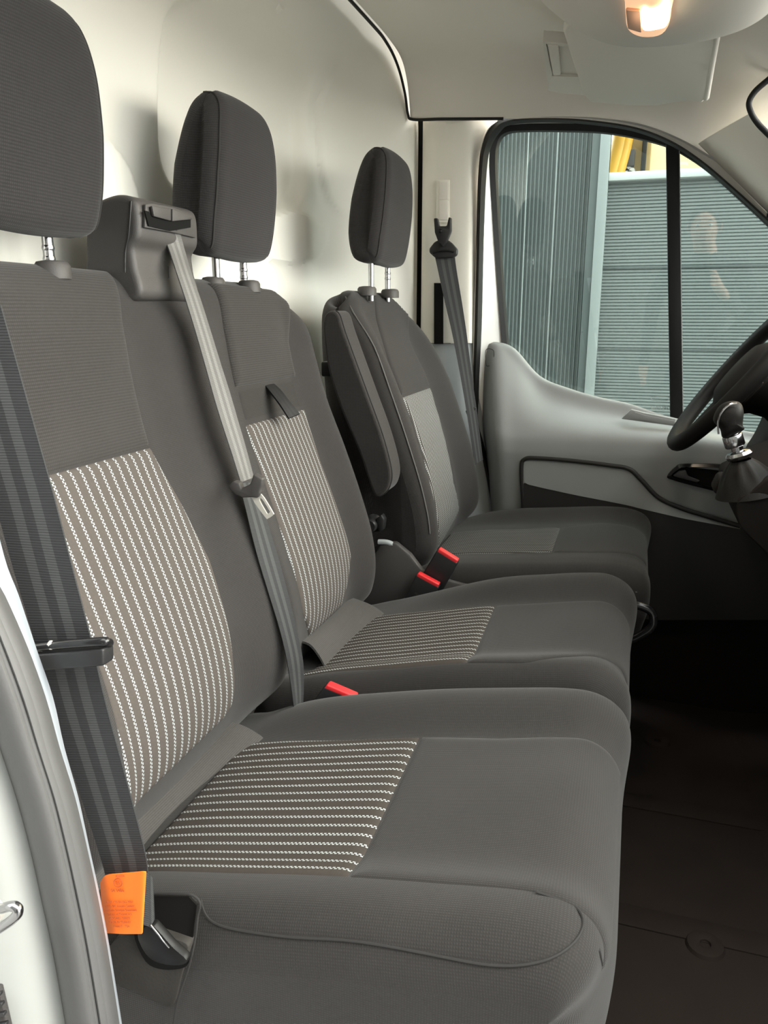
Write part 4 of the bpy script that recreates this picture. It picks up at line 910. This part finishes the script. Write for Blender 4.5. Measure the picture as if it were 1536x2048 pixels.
# upper glazing with lit room behind
zb = FX(1280, 345)[2]
box('window_rail', (x3, FY - .06, zt), (x3 + 7, FY + .04, zb), M['wframe'], bl, .006)
box('window_jamb', (x3, FY - .055, zb), (FX(1217, 300)[0], FY + .04, 3.4), M['wframe'], bl, .006)
for xx in (FX(1500, 240)[0], FX(1560, 240)[0] + .6):
    box('window_mullion', (xx, FY - .05, zb), (xx + .12, FY + .04, 3.4), M['wframe'], bl, .006)
zr = FX(1520, 232)[2]
box('window_transom', (x3, FY - .05, zr), (x3 + 7, FY + .04, zr + .10), M['wframe'], bl, .006)
box('room_wall', (x3, FY + .35, zb), (x3 + 7, FY + .40, 3.4), M['yellow'], bl, 0, 1)
for k, (px, wv) in enumerate(((1232, .05), (1244, .04), (1250, .025))):
    c = FX(px, 300); tube('hose', [(c[0] - .03, FY + .2, zb), (c[0] + .02, FY + .2, zb + .3), (c[0] - .02, FY + .2, zb + .7), (c[0] + .04, FY + .2, zb + 1.4)], wv, M['amber'], bl, 10)
c = FX(1272, 300); box('room_panel', (c[0] - .10, FY + .26, zb), (c[0] + .09, FY + .34, zb + 1.6), M['tan'], bl, .01)
c = FX(1283, 300); box('room_post', (c[0], FY + .20, zb), (c[0] + .03, FY + .25, zb + 1.6), M['trimdark'], bl, .005)
c = FX(1259, 303); box('switch_box', (c[0] - .03, FY + .2, c[2] - .05), (c[0] + .03, FY + .26, c[2] + .05), M['charcoal'], bl, .006)
for px, py in ((1253, 322), (1262, 330), (1258, 336), (1250, 331)):
    lathe('pipe_fitting', [(.001, .03), (.022, .03), (.028, .0)], FX(px, py) + (0, .25, 0), (0, -1, 0), M['steel'], bl, 12)
box('wall_above', (x0 - 2, FY - .02, 3.4), (x3 + 7, FY + .5, 4.2), M['wallv'], bl, .01)

# ================================================================ THE PHOTOGRAPHER (seen only as a reflection in the window)
def figure():
    V = []; E_ = []; Rd = []
    def chain(pts, start=None):
        p = start
        for x, y, z, ra in pts:
            V.append((x, y, z)); Rd.append(ra); k = len(V) - 1
            if p is not None: E_.append((p, k))
            p = k
        return p
    pel = chain([(0, -.52, -.62, .135)])
    chest = chain([(0, -.52, -.45, .125), (0, -.50, -.24, .145), (0, -.49, -.10, .14)], pel)
    nb_ = chain([(-.005, -.475, .0, .075), (-.01, -.455, .06, .055)], chest)
    chain([(-.02, -.415, .115, .072), (-.02, -.405, .17, .088), (-.02, -.41, .225, .078), (-.02, -.415, .255, .045)], nb_)
    for sx in (-1, 1):
        chain([(sx * .10, -.52, -.72, .095), (sx * .12, -.49, -1.10, .062), (sx * .13, -.53, -1.50, .042), (sx * .14, -.47, -1.575, .038), (sx * .15, -.36, -1.59, .030)], pel)
    wr1 = chain([(.17, -.49, -.04, .065), (.235, -.44, -.18, .052), (.255, -.36, -.31, .042), (.17, -.22, -.22, .036), (.095, -.105, -.125, .026), (.075, -.075, -.085, .030)], chest)
    for k in range(4):
        z = -.035 - k * .021
        chain([(.070, -.055, z - .008, .0095), (.071, -.034, z, .0085), (.063, -.017, z + .002, .0080), (.044 + .004 * k, -.0145, z + .003, .0070)], wr1)
    chain([(.045, -.075, -.065, .011), (.022, -.058, -.045, .0095), (.006, -.048, -.028, .008)], wr1)
    wr2 = chain([(-.17, -.49, -.04, .065), (-.245, -.50, -.18, .052), (-.265, -.50, -.32, .042), (-.275, -.43, -.55, .028), (-.275, -.42, -.61, .030)], chest)
    for k in range(4): chain([(-.275 + .002 * k, -.445 + k * .017, -.665, .009), (-.268, -.445 + k * .017, -.70 + .006 * abs(k - 1.4), .0085), (-.255, -.442 + k * .016, -.725 + .006 * abs(k - 1.4), .0075)], wr2)
    chain([(-.262, -.385, -.63, .011), (-.252, -.372, -.665, .009)], wr2)
    me = bpy.data.meshes.new('person'); me.from_pydata(V, E_, [])
    o = bpy.data.objects.new('person_cage', me); COL.objects.link(o)
    sk = o.modifiers.new('skin', 'SKIN'); sk.use_smooth_shade = True
    for d, ra in zip(me.skin_vertices[0].data, Rd): d.radius = (ra, ra)
    me.skin_vertices[0].data[0].use_root = True
    ss = o.modifiers.new('sub', 'SUBSURF'); ss.levels = 2; ss.render_levels = 2
    dg = bpy.context.evaluated_depsgraph_get(); dg.update()
    m2 = bpy.data.meshes.new_from_object(o.evaluated_get(dg)); bpy.data.objects.remove(o)
    X = np.array([v.co[:] for v in m2.vertices]); F2 = [list(p.vertices) for p in m2.polygons]; bpy.data.meshes.remove(m2)
    hc = np.array((-.02, -.405, .165))
    h = X[:, 2] > .075; fr = h & (X[:, 1] > -.40)
    X[h, 0] = hc[0] + (X[h, 0] - hc[0]) * .90                                 # narrow the head
    def push(c, r, d): 
        w_ = np.exp(-(np.linalg.norm(X - np.array(c), axis=1) / r) ** 2) * fr; X[:] += w_[:, None] * np.array(d)
    push((-.02, -.325, .150), .016, (0, .030, -.004)); push((-.02, -.325, .170), .014, (0, .012, 0))   # nose
    for sx in (-1, 1): push((-.02 + sx * .032, -.33, .176), .015, (0, -.012, 0))
    push((-.02, -.33, .112), .02, (0, .010, 0)); push((-.02, -.33, .09), .022, (0, .014, -.004))
    p = mk('person', X, F2, M['jacket'])
    tag(p, 'person in dark jacket holding up a phone, standing outside and mirrored in the door window', 'person')
    p.data.materials.append(M['skin']); p.data.materials.append(M['jeans'])
    for f, idx in zip(p.data.polygons, F2):
        c = X[idx].mean(0)
        f.material_index = 1 if (c[2] > .035 or (c[0] > .03 and c[1] > -.13 and c[2] > -.2) or (c[0] < -.23 and c[2] < -.56)) else 2 if c[2] < -.60 else 0
    # hair cap, eyes, mouth
    Vh = []; n = 18; m = 10
    for i in range(m):
        th = math.pi * .5 * i / (m - 1) * 1.15
        for j in range(n):
            ph = 2 * math.pi * j / n; st = math.sin(th)
            dn = 1 if math.sin(ph) < .3 else 1 - .55 * (math.sin(ph) - .3) / .7
            t2 = th * dn
            Vh.append(hc + np.array((.083 * math.sin(t2) * math.cos(ph), -.012 + .101 * math.sin(t2) * math.sin(ph), .015 + .105 * math.cos(t2))))
    mk('hair', Vh, grid_faces(m, n, True), M['hair'], p)
    for sx in (-1, 1):
        lathe('eye', [(.001, .006), (.007, .004), (.010, 0), (.009, -.006)], hc + (sx * .030, .068, .012), (0, 1, 0), M['eye'], p, 12)
        lathe('iris', [(.001, .0016), (.004, .001), (.0045, 0)], hc + (sx * .030, .0735, .012), (0, 1, 0), M['hair'], p, 10)
        tube('eyebrow', [hc + (sx * .016, .080, .030), hc + (sx * .030, .080, .034), hc + (sx * .045, .072, .028)], .003, M['hair'], p, 6)
        lathe('ear', [(.008, -.006), (.022, 0), (.024, .006), (.016, .009), (.002, .006)], hc + (sx * .074, -.012, .0), (sx, -.3, 0), M['skin'], p, 12)
    tube('mouth', [hc + (-.022, .070, -.052), hc + (0, .081, -.051), hc + (.022, .070, -.052)], .0035, M['lip'], p, 6)
M['jacket'] = plain('dark_jacket', (.02, .022, .026), .9); M['skin'] = plain('skin', (.55, .33, .23), .5, 0, .4); M['jeans'] = plain('blue_jeans', (.03, .045, .08), .9)
M['hair'] = plain('dark_hair', (.015, .012, .01), .6); M['eye'] = plain('eye_white', (.7, .7, .68), .3); M['lip'] = plain('lips', (.35, .14, .11), .5)
figure()
ph = thing('phone', (.02, -.026, -.13), 'black phone held up in the hand of the person outside', 'phone')
box('phone_body', (-.022, -.032, -.130), (.054, -.0235, .022), M['gloss'], ph, .003)
box('phone_screen', (-.019, -.0328, -.127), (.051, -.0315, .019), M['void'], ph, .0003, 1)
box('camera_bump', (-.018, -.0240, -.018), (.018, -.0215, .018), M['gloss'], ph, .002)
